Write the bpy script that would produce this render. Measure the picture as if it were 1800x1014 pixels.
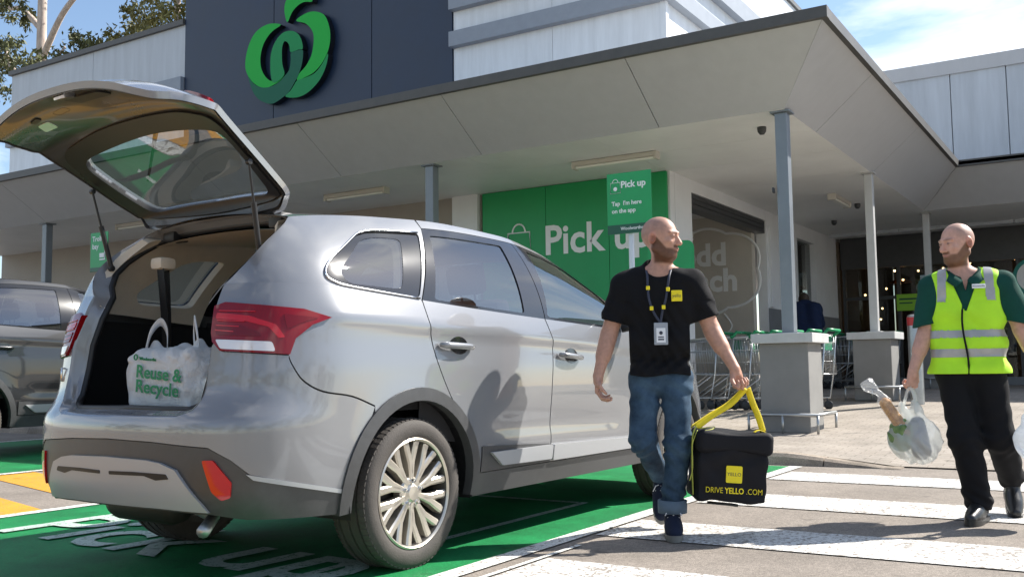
import bpy, bmesh, math, random
import numpy as np
from mathutils import Vector, Matrix
from mathutils.geometry import delaunay_2d_cdt
random.seed(7); np.random.seed(7)
R = math.radians
for o in list(bpy.data.objects): bpy.data.objects.remove(o)
SC = bpy.context.scene
COL = SC.collection

# ------------------------------------------------------------------ camera
cd = bpy.data.cameras.new('camera'); cam = bpy.data.objects.new('camera', cd); COL.objects.link(cam)
cd.sensor_width = 36; cd.sensor_fit = 'HORIZONTAL'; cd.lens = 34.35; cd.clip_start = .05; cd.clip_end = 2000
yaw, pitch, roll = R(-32.22), R(4.74), R(-.72)
fw = Vector((math.sin(yaw)*math.cos(pitch), math.cos(yaw)*math.cos(pitch), math.sin(pitch)))
r0 = Vector((math.cos(yaw), -math.sin(yaw), 0)); u0 = r0.cross(fw)
rt = math.cos(roll)*r0 + math.sin(roll)*u0; up = -math.sin(roll)*r0 + math.cos(roll)*u0
cam.matrix_world = Matrix(((rt.x, up.x, -fw.x, 0), (rt.y, up.y, -fw.y, 0), (rt.z, up.z, -fw.z, .927), (0, 0, 0, 1)))
SC.camera = cam

# ------------------------------------------------------------------ sky and sun
SUN_EL, SUN_AZ = R(41), math.atan2(.57, .82)          # azimuth from +Y towards +X
w = bpy.data.worlds.new('World'); SC.world = w; w.use_nodes = True
nt = w.node_tree; nt.nodes.clear()
out = nt.nodes.new('ShaderNodeOutputWorld'); bg = nt.nodes.new('ShaderNodeBackground')
sky = nt.nodes.new('ShaderNodeTexSky'); sky.sky_type = 'NISHITA'; sky.sun_disc = False
sky.sun_elevation = SUN_EL; sky.sun_rotation = SUN_AZ; sky.altitude = 20; sky.air_density = 1.0; sky.dust_density = .4; sky.ozone_density = 1.2
tc = nt.nodes.new('ShaderNodeTexCoord'); mp = nt.nodes.new('ShaderNodeMapping'); mp.inputs['Scale'].default_value = (1, 1, 2.6)
nz = nt.nodes.new('ShaderNodeTexNoise'); nz.inputs['Scale'].default_value = 2.3; nz.inputs['Detail'].default_value = 9; nz.inputs['Roughness'].default_value = .58
nz.inputs['Distortion'].default_value = .35
rp = nt.nodes.new('ShaderNodeValToRGB'); rp.color_ramp.elements[0].position = .50; rp.color_ramp.elements[1].position = .70
mx = nt.nodes.new('ShaderNodeMixRGB'); mx.inputs[2].default_value = (8.5, 8.7, 9.0, 1)
nt.links.new(tc.outputs['Generated'], mp.inputs[0]); nt.links.new(mp.outputs[0], nz.inputs['Vector'])
nt.links.new(nz.outputs['Fac'], rp.inputs[0]); nt.links.new(rp.outputs[0], mx.inputs[0])
nt.links.new(sky.outputs[0], mx.inputs[1]); nt.links.new(mx.outputs[0], bg.inputs[0]); bg.inputs[1].default_value = .10
nt.links.new(bg.outputs[0], out.inputs[0])
sl = bpy.data.lights.new('sun', 'SUN'); so = bpy.data.objects.new('sun', sl); COL.objects.link(so)
sl.energy = 5.0; sl.angle = R(.53); sl.color = (1, .955, .88)
sd = Vector((math.sin(SUN_AZ)*math.cos(SUN_EL), math.cos(SUN_AZ)*math.cos(SUN_EL), math.sin(SUN_EL)))
so.rotation_euler = sd.to_track_quat('Z', 'Y').to_euler(); so.location = (20, 20, 30)
SC.view_settings.view_transform = 'Standard'; SC.view_settings.look = 'None'
SC.view_settings.exposure = .98; SC.view_settings.gamma = 1; SC.view_settings.use_curve_mapping = False

# ------------------------------------------------------------------ materials
def mat(name, col, rough=.6, metal=0, var=.0, vscale=6, bump=0, bscale=60, coat=0, spec=.5, col2=None, stretch=None, grime=0):
    m = bpy.data.materials.new(name); m.use_nodes = True; t = m.node_tree; b = t.nodes['Principled BSDF']
    b.inputs['Base Color'].default_value = (*col, 1); b.inputs['Roughness'].default_value = rough; b.inputs['Metallic'].default_value = metal
    b.inputs['Specular IOR Level'].default_value = spec
    if coat: b.inputs['Coat Weight'].default_value = coat; b.inputs['Coat Roughness'].default_value = .03
    co = t.nodes.new('ShaderNodeTexCoord'); src = co.outputs['Object']
    if stretch:
        mpn = t.nodes.new('ShaderNodeMapping'); mpn.inputs['Scale'].default_value = stretch; t.links.new(src, mpn.inputs[0]); src = mpn.outputs[0]
    if var or col2:
        n = t.nodes.new('ShaderNodeTexNoise'); n.inputs['Scale'].default_value = vscale; n.inputs['Detail'].default_value = 8; n.inputs['Roughness'].default_value = .62
        t.links.new(src, n.inputs['Vector'])
        r = t.nodes.new('ShaderNodeValToRGB'); r.color_ramp.elements[0].position = .32; r.color_ramp.elements[1].position = .68
        a = tuple(max(0, c*(1-var)) for c in col); c2 = col2 or tuple(min(1, c*(1+var)) for c in col)
        r.color_ramp.elements[0].color = (*a, 1); r.color_ramp.elements[1].color = (*c2, 1)
        t.links.new(n.outputs['Fac'], r.inputs[0]); t.links.new(r.outputs[0], b.inputs['Base Color'])
        rm = t.nodes.new('ShaderNodeMapRange'); rm.inputs[3].default_value = max(.02, rough*.82); rm.inputs[4].default_value = min(1, rough*1.18)
        t.links.new(n.outputs['Fac'], rm.inputs[0]); t.links.new(rm.outputs[0], b.inputs['Roughness'])
    if bump:
        n2 = t.nodes.new('ShaderNodeTexNoise'); n2.inputs['Scale'].default_value = bscale; n2.inputs['Detail'].default_value = 5
        t.links.new(src, n2.inputs['Vector'])
        bp = t.nodes.new('ShaderNodeBump'); bp.inputs['Strength'].default_value = bump; bp.inputs['Distance'].default_value = .01
        t.links.new(n2.outputs['Fac'], bp.inputs['Height']); t.links.new(bp.outputs[0], b.inputs['Normal'])
    return m
def glassmat(name, tint=(.3, .33, .34), ior=1.7, rough=.01, refl=(1, 1, 1)):
    m = bpy.data.materials.new(name); m.use_nodes = True; t = m.node_tree; t.nodes.clear()
    o = t.nodes.new('ShaderNodeOutputMaterial'); tr = t.nodes.new('ShaderNodeBsdfTransparent'); gl = t.nodes.new('ShaderNodeBsdfGlossy')
    tr.inputs[0].default_value = (*tint, 1); gl.inputs[0].default_value = (*refl, 1); gl.inputs['Roughness'].default_value = rough
    # Schlick reflectance, the same from both sides of the pane
    f0 = ((ior-1)/(ior+1))**2; lw = t.nodes.new('ShaderNodeLayerWeight'); lw.inputs[0].default_value = .5
    pw = t.nodes.new('ShaderNodeMath'); pw.operation = 'POWER'; pw.inputs[1].default_value = 5; t.links.new(lw.outputs['Facing'], pw.inputs[0])
    fr = t.nodes.new('ShaderNodeMath'); fr.operation = 'MULTIPLY_ADD'; fr.inputs[1].default_value = 1-f0; fr.inputs[2].default_value = f0; t.links.new(pw.outputs[0], fr.inputs[0])
    mi = t.nodes.new('ShaderNodeMixShader')
    t.links.new(fr.outputs[0], mi.inputs[0]); t.links.new(tr.outputs[0], mi.inputs[1]); t.links.new(gl.outputs[0], mi.inputs[2]); t.links.new(mi.outputs[0], o.inputs[0])
    return m
def emit(name, col, s):
    m = bpy.data.materials.new(name); m.use_nodes = True; b = m.node_tree.nodes['Principled BSDF']
    b.inputs['Base Color'].default_value = (*col, 1); b.inputs['Emission Color'].default_value = (*col, 1); b.inputs['Emission Strength'].default_value = s
    return m

# ------------------------------------------------------------------ helpers
def tag(o, label=None, cat=None, group=None, kind=None):
    if label: o['label'] = label
    if cat: o['category'] = cat
    if group: o['group'] = group
    if kind: o['kind'] = kind
    return o
def empty(name, loc=(0, 0, 0), rz=0, label=None, cat=None, group=None):
    o = bpy.data.objects.new(name, None); COL.objects.link(o); o.location = loc; o.rotation_euler = (0, 0, rz); o.empty_display_size = .1
    return tag(o, label, cat, group)
def link(name, me, m=None, parent=None, smooth=False, angle=None):
    o = bpy.data.objects.new(name, me); COL.objects.link(o)
    if m:
        for q in (m if isinstance(m, (list, tuple)) else [m]): me.materials.append(q)
    if smooth: 
        me.polygons.foreach_set('use_smooth', [True]*len(me.polygons))
    if angle: me.set_sharp_from_angle(angle=R(angle))
    if parent: o.parent = parent
    return o
class MB:
    def __init__(s): s.v = []; s.f = []; s.mi = []
    def add(s, vs, fs, mi=0):
        k = len(s.v); s.v += [tuple(q) for q in vs]; s.f += [tuple(k+i for i in f) for f in fs]; s.mi += [mi]*len(fs); return s
    def box(s, a, b, mi=0):
        x0, y0, z0 = [min(a[i], b[i]) for i in range(3)]; x1, y1, z1 = [max(a[i], b[i]) for i in range(3)]
        return s.add([(x0,y0,z0),(x1,y0,z0),(x1,y1,z0),(x0,y1,z0),(x0,y0,z1),(x1,y0,z1),(x1,y1,z1),(x0,y1,z1)],
                     [(0,3,2,1),(4,5,6,7),(0,1,5,4),(1,2,6,5),(2,3,7,6),(3,0,4,7)], mi)
    def bbox(s, a, b, r=.01, mi=0):
        """box with chamfered edges"""
        bm = bmesh.new(); bmesh.ops.create_cube(bm, size=1)
        c = [(a[i]+b[i])/2 for i in range(3)]; d = [abs(b[i]-a[i]) for i in range(3)]
        for v in bm.verts: v.co = Vector([c[i]+v.co[i]*d[i] for i in range(3)])
        bmesh.ops.bevel(bm, geom=bm.edges[:], offset=min(r, min(d)*.45), segments=2, affect='EDGES', profile=.6)
        bm.verts.index_update(); s.add([v.co[:] for v in bm.verts], [[v.index for v in f.verts] for f in bm.faces], mi); bm.free(); return s
    def prism(s, poly, fn0, fn1, mi=0):
        """2D polygon (ccw) mapped by fn0 (front) and fn1 (back), closed"""
        n = len(poly); tri = tess(poly)
        a = [fn0(p) for p in poly]; b = [fn1(p) for p in poly]
        f = [t for t in tri] + [tuple(n+i for i in reversed(t)) for t in tri] + [(i, (i+1) % n, n+(i+1) % n, n+i)[::-1] for i in range(n)]
        return s.add(a+b, f, mi)
    def tube(s, pts, r, n=8, caps=True, mi=0, closed=False, flat=1.0):
        pts = [Vector(p) for p in pts]; m = len(pts); rr = r if isinstance(r, (list, tuple)) else [r]*m
        k = len(s.v); prev = None
        for i, p in enumerate(pts):
            if closed: d = pts[(i+1) % m]-pts[i-1]
            else: d = (pts[min(i+1, m-1)]-pts[max(i-1, 0)])
            d.normalize()
            if prev is None:
                a = d.orthogonal().normalized()
                if abs(d.z) < .9: a = (Vector((0, 0, 1))-d*d.z).normalized()
            else: a = (prev-d*prev.dot(d)).normalized()
            prev = a; b = d.cross(a)
            for j in range(n):
                t = 2*math.pi*j/n; s.v.append(tuple(p+(a*math.cos(t)*flat+b*math.sin(t))*rr[i]))
        for i in range(m if closed else m-1):
            i2 = (i+1) % m
            for j in range(n):
                s.f.append((k+i*n+j, k+i*n+(j+1) % n, k+i2*n+(j+1) % n, k+i2*n+j)); s.mi.append(mi)
        if caps and not closed:
            s.f.append(tuple(k+j for j in reversed(range(n)))); s.mi.append(mi)
            s.f.append(tuple(k+(m-1)*n+j for j in range(n))); s.mi.append(mi)
        return s
    def lathe(s, prof, n=32, axis='z', org=(0, 0, 0), mi=0, closed=False):
        k = len(s.v); m = len(prof); O = Vector(org)
        for j in range(n):
            t = 2*math.pi*j/n; c, q = math.cos(t), math.sin(t)
            for (r, h) in prof:
                v = {'z': (r*c, r*q, h), 'x': (h, r*c, r*q), 'y': (r*q, h, r*c)}[axis]; s.v.append(tuple(O+Vector(v)))
        for j in range(n):
            j2 = (j+1) % n
            for i in range(m if closed else m-1):
                i2 = (i+1) % m
                s.f.append((k+j*m+i, k+j2*m+i, k+j2*m+i2, k+j*m+i2)); s.mi.append(mi)
        return s
    def mesh(s, name='m'):
        me = bpy.data.meshes.new(name); me.from_pydata(s.v, [], s.f); me.validate(); me.update()
        if any(s.mi) and len(me.polygons) == len(s.mi): me.polygons.foreach_set('material_index', s.mi)
        return me
    def build(s, name, m=None, parent=None, smooth=False, angle=None, fix=True):
        me = s.mesh(name)
        if fix:
            bm = bmesh.new(); bm.from_mesh(me); bmesh.ops.recalc_face_normals(bm, faces=bm.faces); bm.to_mesh(me); bm.free()
        return link(name, me, m, parent, smooth, angle)
def tess(poly):
    from mathutils.geometry import tessellate_polygon
    return [tuple(t) for t in tessellate_polygon([[Vector((p[0], p[1], 0)) for p in poly]])]
def cpoly(pts, n=6, closed=True):
    """Catmull-Rom smoothing of a 2D / 3D polyline"""
    P = [np.array(p, float) for p in pts]; m = len(P); o = []
    for i in range(m if closed else m-1):
        if closed: a, b, c, d = P[i-1], P[i], P[(i+1) % m], P[(i+2) % m]
        else: a, b, c, d = P[max(i-1, 0)], P[i], P[i+1], P[min(i+2, m-1)]
        for k in range(n):
            t = k/n; o.append(tuple(.5*(2*b+(-a+c)*t+(2*a-5*b+4*c-d)*t*t+(-a+3*b-3*c+d)*t**3)))
    if not closed: o.append(tuple(P[-1]))
    return o
def rpoly(pts, r, n=4):
    """polygon with rounded corners"""
    o = []; m = len(pts)
    for i in range(m):
        a, b, c = [np.array(pts[j % m], float) for j in (i-1, i, i+1)]
        u, v = a-b, c-b; lu, lv = np.linalg.norm(u), np.linalg.norm(v); q = min(r, lu*.45, lv*.45); p0, p2 = b+u/lu*q, b+v/lv*q
        for k in range(n+1):
            t = k/n; o.append(tuple((1-t)**2*p0+2*t*(1-t)*b+t*t*p2))
    return o
def text(name, body, size, loc, rot, m, parent=None, depth=.004, bold=.0, align='CENTER', sx=1.0, space=1.0, world=None):
    cu = bpy.data.curves.new(name, 'FONT'); cu.body = body; cu.size = size; cu.extrude = depth; cu.offset = bold; cu.align_x = align; cu.align_y = 'CENTER'
    cu.space_character = space; cu.resolution_u = 3
    t = bpy.data.objects.new('tmp', cu); COL.objects.link(t)
    dg = bpy.context.evaluated_depsgraph_get(); me = bpy.data.meshes.new_from_object(t.evaluated_get(dg)); bpy.data.objects.remove(t)
    me.transform(Matrix.Diagonal((sx, 1, 1, 1)))
    me.materials.clear(); o = link(name, me, m, parent); o.location = loc; o.rotation_euler = rot
    return o
def copy_tree(o, parent=None):
    c = o.copy(); COL.objects.link(c); c.parent = parent
    for ch in list(o.children): copy_tree(ch, c)
    return c
# ------------------------------------------------------------------ ground materials
def groundmat(name, base, sp=.35, crack=0, scale=1.0, wear=None, rough=.9, stain=.25):
    m = bpy.data.materials.new(name); m.use_nodes = True; t = m.node_tree; b = t.nodes['Principled BSDF']; b.inputs['Roughness'].default_value = rough; b.inputs['Specular IOR Level'].default_value = .3
    co = t.nodes.new('ShaderNodeTexCoord'); g = t.nodes.new('ShaderNodeNewGeometry')
    P = g.outputs['Position']
    n1 = t.nodes.new('ShaderNodeTexNoise'); n1.inputs['Scale'].default_value = 160*scale; n1.inputs['Detail'].default_value = 3; t.links.new(P, n1.inputs['Vector'])
    n2 = t.nodes.new('ShaderNodeTexNoise'); n2.inputs['Scale'].default_value = 1.7; n2.inputs['Detail'].default_value = 8; n2.inputs['Roughness'].default_value = .65; t.links.new(P, n2.inputs['Vector'])
    r1 = t.nodes.new('ShaderNodeMapRange'); r1.inputs[1].default_value = .3; r1.inputs[2].default_value = .7; r1.inputs[3].default_value = 1-sp; r1.inputs[4].default_value = 1+sp; t.links.new(n1.outputs['Fac'], r1.inputs[0])
    r2 = t.nodes.new('ShaderNodeMapRange'); r2.inputs[1].default_value = .3; r2.inputs[2].default_value = .7; r2.inputs[3].default_value = 1-stain; r2.inputs[4].default_value = 1+stain*.6; t.links.new(n2.outputs['Fac'], r2.inputs[0])
    mu = t.nodes.new('ShaderNodeMath'); mu.operation = 'MULTIPLY'; t.links.new(r1.outputs[0], mu.inputs[0]); t.links.new(r2.outputs[0], mu.inputs[1])
    c = t.nodes.new('ShaderNodeVectorMath'); c.operation = 'SCALE'; c.inputs[0].default_value = base; t.links.new(mu.outputs[0], c.inputs['Scale'])
    colour = c.outputs[0]
    # oil drips and rubber: dark blots with a shape of their own, and coarse pale stones
    no = t.nodes.new('ShaderNodeTexNoise'); no.inputs['Scale'].default_value = 4.5; no.inputs['Detail'].default_value = 5; no.inputs['Roughness'].default_value = .6; t.links.new(P, no.inputs['Vector'])
    ro = t.nodes.new('ShaderNodeMapRange'); ro.inputs[1].default_value = .60; ro.inputs[2].default_value = .72; ro.inputs[3].default_value = 1; ro.inputs[4].default_value = .62; t.links.new(no.outputs['Fac'], ro.inputs[0])
    nq = t.nodes.new('ShaderNodeTexVoronoi'); nq.inputs['Scale'].default_value = 75*scale; t.links.new(P, nq.inputs['Vector'])
    rq = t.nodes.new('ShaderNodeMapRange'); rq.inputs[1].default_value = 0; rq.inputs[2].default_value = 1; rq.inputs[3].default_value = 1-sp*.55; rq.inputs[4].default_value = 1+sp*.55; t.links.new(nq.outputs['Color'], rq.inputs[0])
    mo = t.nodes.new('ShaderNodeMath'); mo.operation = 'MULTIPLY'; t.links.new(ro.outputs[0], mo.inputs[0]); t.links.new(rq.outputs[0], mo.inputs[1])
    c2_ = t.nodes.new('ShaderNodeVectorMath'); c2_.operation = 'SCALE'; t.links.new(colour, c2_.inputs[0]); t.links.new(mo.outputs[0], c2_.inputs['Scale']); colour = c2_.outputs[0]
    bp = t.nodes.new('ShaderNodeBump'); bp.inputs['Strength'].default_value = .5; bp.inputs['Distance'].default_value = .006; t.links.new(n1.outputs['Fac'], bp.inputs['Height']); t.links.new(bp.outputs[0], b.inputs['Normal'])
    if wear:      # paint worn through to the asphalt, with cracks
        n3 = t.nodes.new('ShaderNodeTexNoise'); n3.inputs['Scale'].default_value = 38; n3.inputs['Detail'].default_value = 6; n3.inputs['Roughness'].default_value = .75; t.links.new(P, n3.inputs['Vector'])
        r3 = t.nodes.new('ShaderNodeValToRGB'); r3.color_ramp.elements[0].position = wear[1]; r3.color_ramp.elements[1].position = wear[1]+.05; t.links.new(n3.outputs['Fac'], r3.inputs[0])
        fac = r3.outputs[0]
        if crack:
            nd = t.nodes.new('ShaderNodeTexNoise'); nd.inputs['Scale'].default_value = 9; nd.inputs['Detail'].default_value = 4; t.links.new(P, nd.inputs['Vector'])
            mxv = t.nodes.new('ShaderNodeMixRGB'); mxv.blend_type = 'LINEAR_LIGHT'; mxv.inputs[0].default_value = .10; t.links.new(P, mxv.inputs[1]); t.links.new(nd.outputs['Color'], mxv.inputs[2])
            vo = t.nodes.new('ShaderNodeTexVoronoi'); vo.feature = 'DISTANCE_TO_EDGE'; vo.inputs['Scale'].default_value = crack; t.links.new(mxv.outputs[0], vo.inputs['Vector'])
            r4 = t.nodes.new('ShaderNodeValToRGB'); r4.color_ramp.elements[0].position = .010; r4.color_ramp.elements[1].position = .034; t.links.new(vo.outputs['Distance'], r4.inputs[0])
            nm = t.nodes.new('ShaderNodeTexNoise'); nm.inputs['Scale'].default_value = .9; nm.inputs['Detail'].default_value = 2; t.links.new(P, nm.inputs['Vector'])
            rk = t.nodes.new('ShaderNodeValToRGB'); rk.color_ramp.elements[0].position = .44; rk.color_ramp.elements[1].position = .52; rk.color_ramp.elements[0].color = (1, 1, 1, 1); rk.color_ramp.elements[1].color = (0, 0, 0, 1); t.links.new(nm.outputs['Fac'], rk.inputs[0])
            mxx = t.nodes.new('ShaderNodeMath'); mxx.operation = 'MAXIMUM'; t.links.new(r4.outputs[0], mxx.inputs[0]); t.links.new(rk.outputs[0], mxx.inputs[1])
            m2 = t.nodes.new('ShaderNodeMath'); m2.operation = 'MULTIPLY'; t.links.new(fac, m2.inputs[0]); t.links.new(mxx.outputs[0], m2.inputs[1]); fac = m2.outputs[0]
        mxc = t.nodes.new('ShaderNodeMixRGB'); mxc.inputs[1].default_value = (*wear[0], 1); t.links.new(fac, mxc.inputs[0]); t.links.new(colour, mxc.inputs[2]); colour = mxc.outputs[0]
    t.links.new(colour, b.inputs['Base Color']); return m
ASPH = (.235, .203, .173)
M_asph = groundmat('asphalt', ASPH, .42)
M_white = groundmat('road_paint_white', (.66, .65, .62), .14, 5.0, 1, (ASPH, .435), stain=.22)
M_whiteline = groundmat('line_paint_white', (.68, .68, .64), .12, 0, 1, (ASPH, .42), stain=.2)
M_green = groundmat('bay_paint_green', (.008, .205, .060), .24, 0, 1, ((.045, .12, .06), .33), rough=.6, stain=.42)
M_wgreen = groundmat('bay_lettering_white', (.45, .54, .48), .12, 0, 1, ((.03, .16, .06), .40), stain=.2, rough=.6)
M_yellow = groundmat('hatch_paint_yellow', (.60, .285, .028), .14, 0, 1, (ASPH, .38), stain=.2)
M_kerb = groundmat('kerb_concrete', (.30, .25, .20), .3, stain=.5)
def sheet(name, poly, z, m, kind='structure'):
    mb = MB(); n = len(poly); tr = tess(poly); mb.add([(x, y, z) for x, y in poly], tr)
    o = mb.build(name, m); 
    me = o.data
    if me.polygons and me.polygons[0].normal.z < 0: me.flip_normals()
    o['kind'] = kind; return o
def rect(x0, y0, x1, y1): return [(x0, y0), (x1, y0), (x1, y1), (x0, y1)]
sheet('asphalt_ground', rect(-300, -300, 300, 400), 0, M_asph)
# green pick-up bays
sheet('parking_bay', rect(-6.28, 2.42, -2.72, 9.1), .004, M_green)
sheet('parking_bay', rect(-13.4, 2.3, -9.12, 9.1), .004, M_green)
def line(x0, y0, x1, y1, wd, m=M_whiteline, z=.008, name='bay_line'):
    a = Vector((x0, y0)); b = Vector((x1, y1)); d = (b-a).normalized(); n = Vector((-d.y, d.x))*wd/2
    return sheet(name, [tuple(a+n), tuple(b+n), tuple(b-n), tuple(a-n)], z, m)
line(-2.66, -1.2, -2.66, 9.1, .115); line(-2.50, -1.2, -2.50, 4.6, .03)
line(-6.34, 2.2, -6.34, 9.1, .11); line(-9.06, 2.2, -9.06, 9.1, .11); line(-13.46, 2.2, -13.46, 9.1, .11); line(-13.5, 2.25, -2.73, 2.25, .09, z=.0095)
for k in range(9): sheet('yellow_hatch_stripe', [(-11.4+k*1.1, 2.12), (-10.85+k*1.1, 2.12), (-12.2+k*1.1, -1.6), (-12.75+k*1.1, -1.6)], .0042, M_yellow)
line(-13.5, -1.68, -2.73, -1.68, .1)
line(-3.24, 2.86, -3.24, 6.06, .055, M_wgreen, .0085); line(-5.74, 2.86, -5.74, 6.06, .055, M_wgreen, .0085)
line(-5.70, 6.03, -3.28, 6.03, .055, M_wgreen, .0085)
# yellow hatching between the two bays
for k in range(-1, 6):
    y = 3.58+.87*k
    x0, x1 = -8.98, -6.42
    lo = [(x0, y+.66), (x1, y), (x1, y+.48), (x0, y+1.14)]
    sheet('yellow_hatch_stripe', lo, .004, M_yellow)
# lettering on the bay
BAY = text('bay_lettering', 'Pick up', 1.02, (-4.42, 3.60, .0125), (0, 0, R(-3)), M_wgreen, None, 0, .014, sx=.94)
BAY['kind'] = 'structure'
# crosswalk: broad white bars parallel to the building front
for (x0, y0, x1, y1, wd) in ((-2.58, 8.32, 7, 8.34, .64), (-2.58, 6.74, 7, 6.74, .64), (-2.58, 5.24, 7, 5.38, .62), (-2.47, 3.90, 7, 3.95, .64), (-2.47, 2.5, 7, 2.55, .64)):
    line(x0, y0, x1, y1, wd, M_white, .006, 'crosswalk_stripe')
# pavement under the canopy, rising gently towards the shop
def pav(x, y):
    k = min(1, max(0, (x+2.75)/.9)); edge = .105*(1-k)
    r = min(1, max(0, (y-9.25)/1.5)); b = edge+(.105-edge)*r
    return b+.046*min(7.2, max(0, y-10.8))
M_pave = groundmat('pavement_concrete', (.345, .305, .262), .18, stain=.28)
_b = M_pave.node_tree
_br = _b.nodes.new('ShaderNodeTexBrick'); _br.inputs['Scale'].default_value = 2.2; _br.inputs['Mortar Size'].default_value = .012; _br.inputs['Color1'].default_value = (1, 1, 1, 1); _br.inputs['Color2'].default_value = (.93, .92, .9, 1); _br.inputs['Mortar'].default_value = (.62, .6, .58, 1)
_g = _b.nodes.new('ShaderNodeNewGeometry'); _b.links.new(_g.outputs['Position'], _br.inputs['Vector'])
_pm = _b.nodes.new('ShaderNodeMixRGB'); _pm.blend_type = 'MULTIPLY'; _pm.inputs[0].default_value = 1
_old = _b.nodes['Principled BSDF'].inputs['Base Color'].links[0].from_socket; _b.links.new(_old, _pm.inputs[1]); _b.links.new(_br.outputs['Color'], _pm.inputs[2]); _b.links.new(_pm.outputs[0], _b.nodes['Principled BSDF'].inputs['Base Color'])
xs = np.r_[np.arange(-30, -3.2, 1.0), np.arange(-3.2, -1.4, .15), np.arange(-1.4, 12.1, 1.0)]; ys = np.r_[np.arange(9.43, 12, .17), np.arange(12, 36.1, 1.0)]
mb = MB(); mb.add([(x, y, max(.0045, pav(x, y))) for y in ys for x in xs], [(j*len(xs)+i, j*len(xs)+i+1, (j+1)*len(xs)+i+1, (j+1)*len(xs)+i) for j in range(len(ys)-1) for i in range(len(xs)-1)])
PAV = mb.build('pavement', M_pave, None, True); PAV['kind'] = 'structure'
x = -22.4
ker = empty('kerb'); ker['kind'] = 'structure'
while x < -1.75:
    x2 = x+1.05; n = 6; mb = MB()
    pr = []
    for i in range(n+1):
        xx = min(x+.006+(x2-x-.012)*i/n, -1.78); h = max(.006, pav(xx, 9.25))
        pr.append([(xx, 9.215, -.02), (xx, 9.25, h*.72), (xx, 9.285, h+.002), (xx, 9.43, h+.003), (xx, 9.43, -.02)])
    vs = [p for q in pr for p in q]; fs = [(i*5+j, (i+1)*5+j, (i+1)*5+(j+1) % 5, i*5+(j+1) % 5) for i in range(n) for j in range(5)]+[(0, 1, 2, 3, 4), tuple(n*5+j for j in (4, 3, 2, 1, 0))]
    mb.add(vs, fs); mb.build('kerb_stone', M_kerb, ker); x = x2

# ------------------------------------------------------------------ building
M_soffit = mat('soffit_white', (.80, .80, .785), .5, var=.07, vscale=.8)
M_fascia = mat('fascia_grey', (.46, .46, .465), .45, var=.035, vscale=2.2, stretch=(2.5, 2.5, .7))
M_trim = mat('trim_charcoal', (.075, .072, .068), .5, var=.15, vscale=4)
M_wallw = mat('panel_white', (.72, .75, .78), .5, var=.09, vscale=1.5, stretch=(4, 4, .4))
M_wallg = mat('panel_light_grey', (.47, .50, .535), .55, var=.10, vscale=1.2, stretch=(4, 4, .4))
M_band = mat('band_grey', (.255, .285, .33), .5, var=.06)
M_navy = mat('panel_navy', (.0105, .024, .055), .45, var=.12, vscale=1.6)
M_inwall = mat('wall_taupe', (.36, .325, .285), .7, var=.06, vscale=1)
M_wallwhite = mat('wall_paint_white', (.76, .77, .78), .6, var=.05, vscale=1.3)
M_tile = mat('dado_tile_grey', (.19, .2, .215), .45, var=.12, vscale=5)
M_dark = mat('dark_void', (.012, .012, .013), .6)
M_frame = mat('frame_dark_metal', (.06, .062, .066), .4, .3, var=.1)
M_post = mat('post_steel_blue_grey', (.20, .225, .25), .4, .2, var=.08, vscale=3)
M_galv = mat('galvanised_steel', (.42, .43, .43), .38, .8, var=.12, vscale=9)
M_plinth = mat('plinth_grey_render', (.225, .22, .21), .75, var=.08, vscale=3, bump=.15, bscale=120)
M_cap = mat('plinth_cap_stone', (.50, .50, .49), .55, var=.08, vscale=6)
YW, XC = 14.43, -6.09
B = empty('supermarket_building', (-10, YW, 0), 0, 'low white and grey supermarket with navy sign wall and deep wraparound canopy', 'building')
Bi = B.location
class PB(MB):
    """builder in world space, parented under the building"""
    def put(s, name, m, parent=None, **k):
        par = parent or B; o = Vector((0, 0, 0)); q = par
        while q: o += q.location; q = q.parent
        s.v = [tuple(Vector(v)-o) for v in s.v]; return s.build(name, m, par, **k)
def panelrow(name, m, xs, y, z0, z1, depth, gap=.012, face='y'):
    for a, b in zip(xs[:-1], xs[1:]):
        pb = PB()
        if face == 'y': pb.box((a+gap/2, y, z0), (b-gap/2, y+depth, z1))
        else: pb.box((y-depth, a+gap/2, z0), (y, b-gap/2, z1))
        pb.put(name, m)
# core walls
PB().box((-24.7, YW+.06, 4.0), (-17.8, 40, 8.86)).box((-17.8, YW+.06, 4.0), (XC-.06, 40, 9.05)).put('upper_wall', M_wallg)
PB().box((-17.5, YW-.05+.06, 9.05), (-10.5, 24, 11.0)).put('sign_tower_wall', M_navy)
panelrow('navy_panel', M_navy, [-17.78, -14.95, -12.26, -10.31], YW-.03, 4.3, 11.0, .10, .02)
for z0, z1 in ((4.3, 6.86), (7.14, 7.56)):
    panelrow('white_panel', M_wallw, [-10.31, -8.2, XC+.0], YW, z0, z1, .05, .008)
    panelrow('white_panel', M_wallw, [YW+.02, 17.3, 20.2, 23.1, 26, 30], XC+.0, z0, z1, .05, .008, 'x')
panelrow('white_panel', M_wallw, [-10.31, -8.2, XC], YW, 7.92, 9.1, .05, .008)
panelrow('white_panel', M_wallw, [YW+.02, 17.3, 20.2, 23.1, 26, 30], XC, 7.92, 9.1, .05, .008, 'x')
for z0, z1 in ((6.86, 7.14), (7.56, 7.92)):
    PB().box((-10.31, YW-.16, z0), (XC+.16, YW+.05, z1)).put('grey_band', M_band)
    PB().box((XC-.03, YW+.052, z0), (XC+.16, 30, z1)).put('grey_band', M_band)
PB().box((XC-.07, YW-.03, 4.3), (XC+.03, YW+.07, 6.858)).put('corner_trim', M_wallw)
PB().box((-10.35, YW-.05, 9.1), (XC+.06, YW+.4, 9.2)).box((XC-.4, YW+.41, 9.1), (XC+.06, 40, 9.2)).put('parapet_trim', M_trim)
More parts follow.
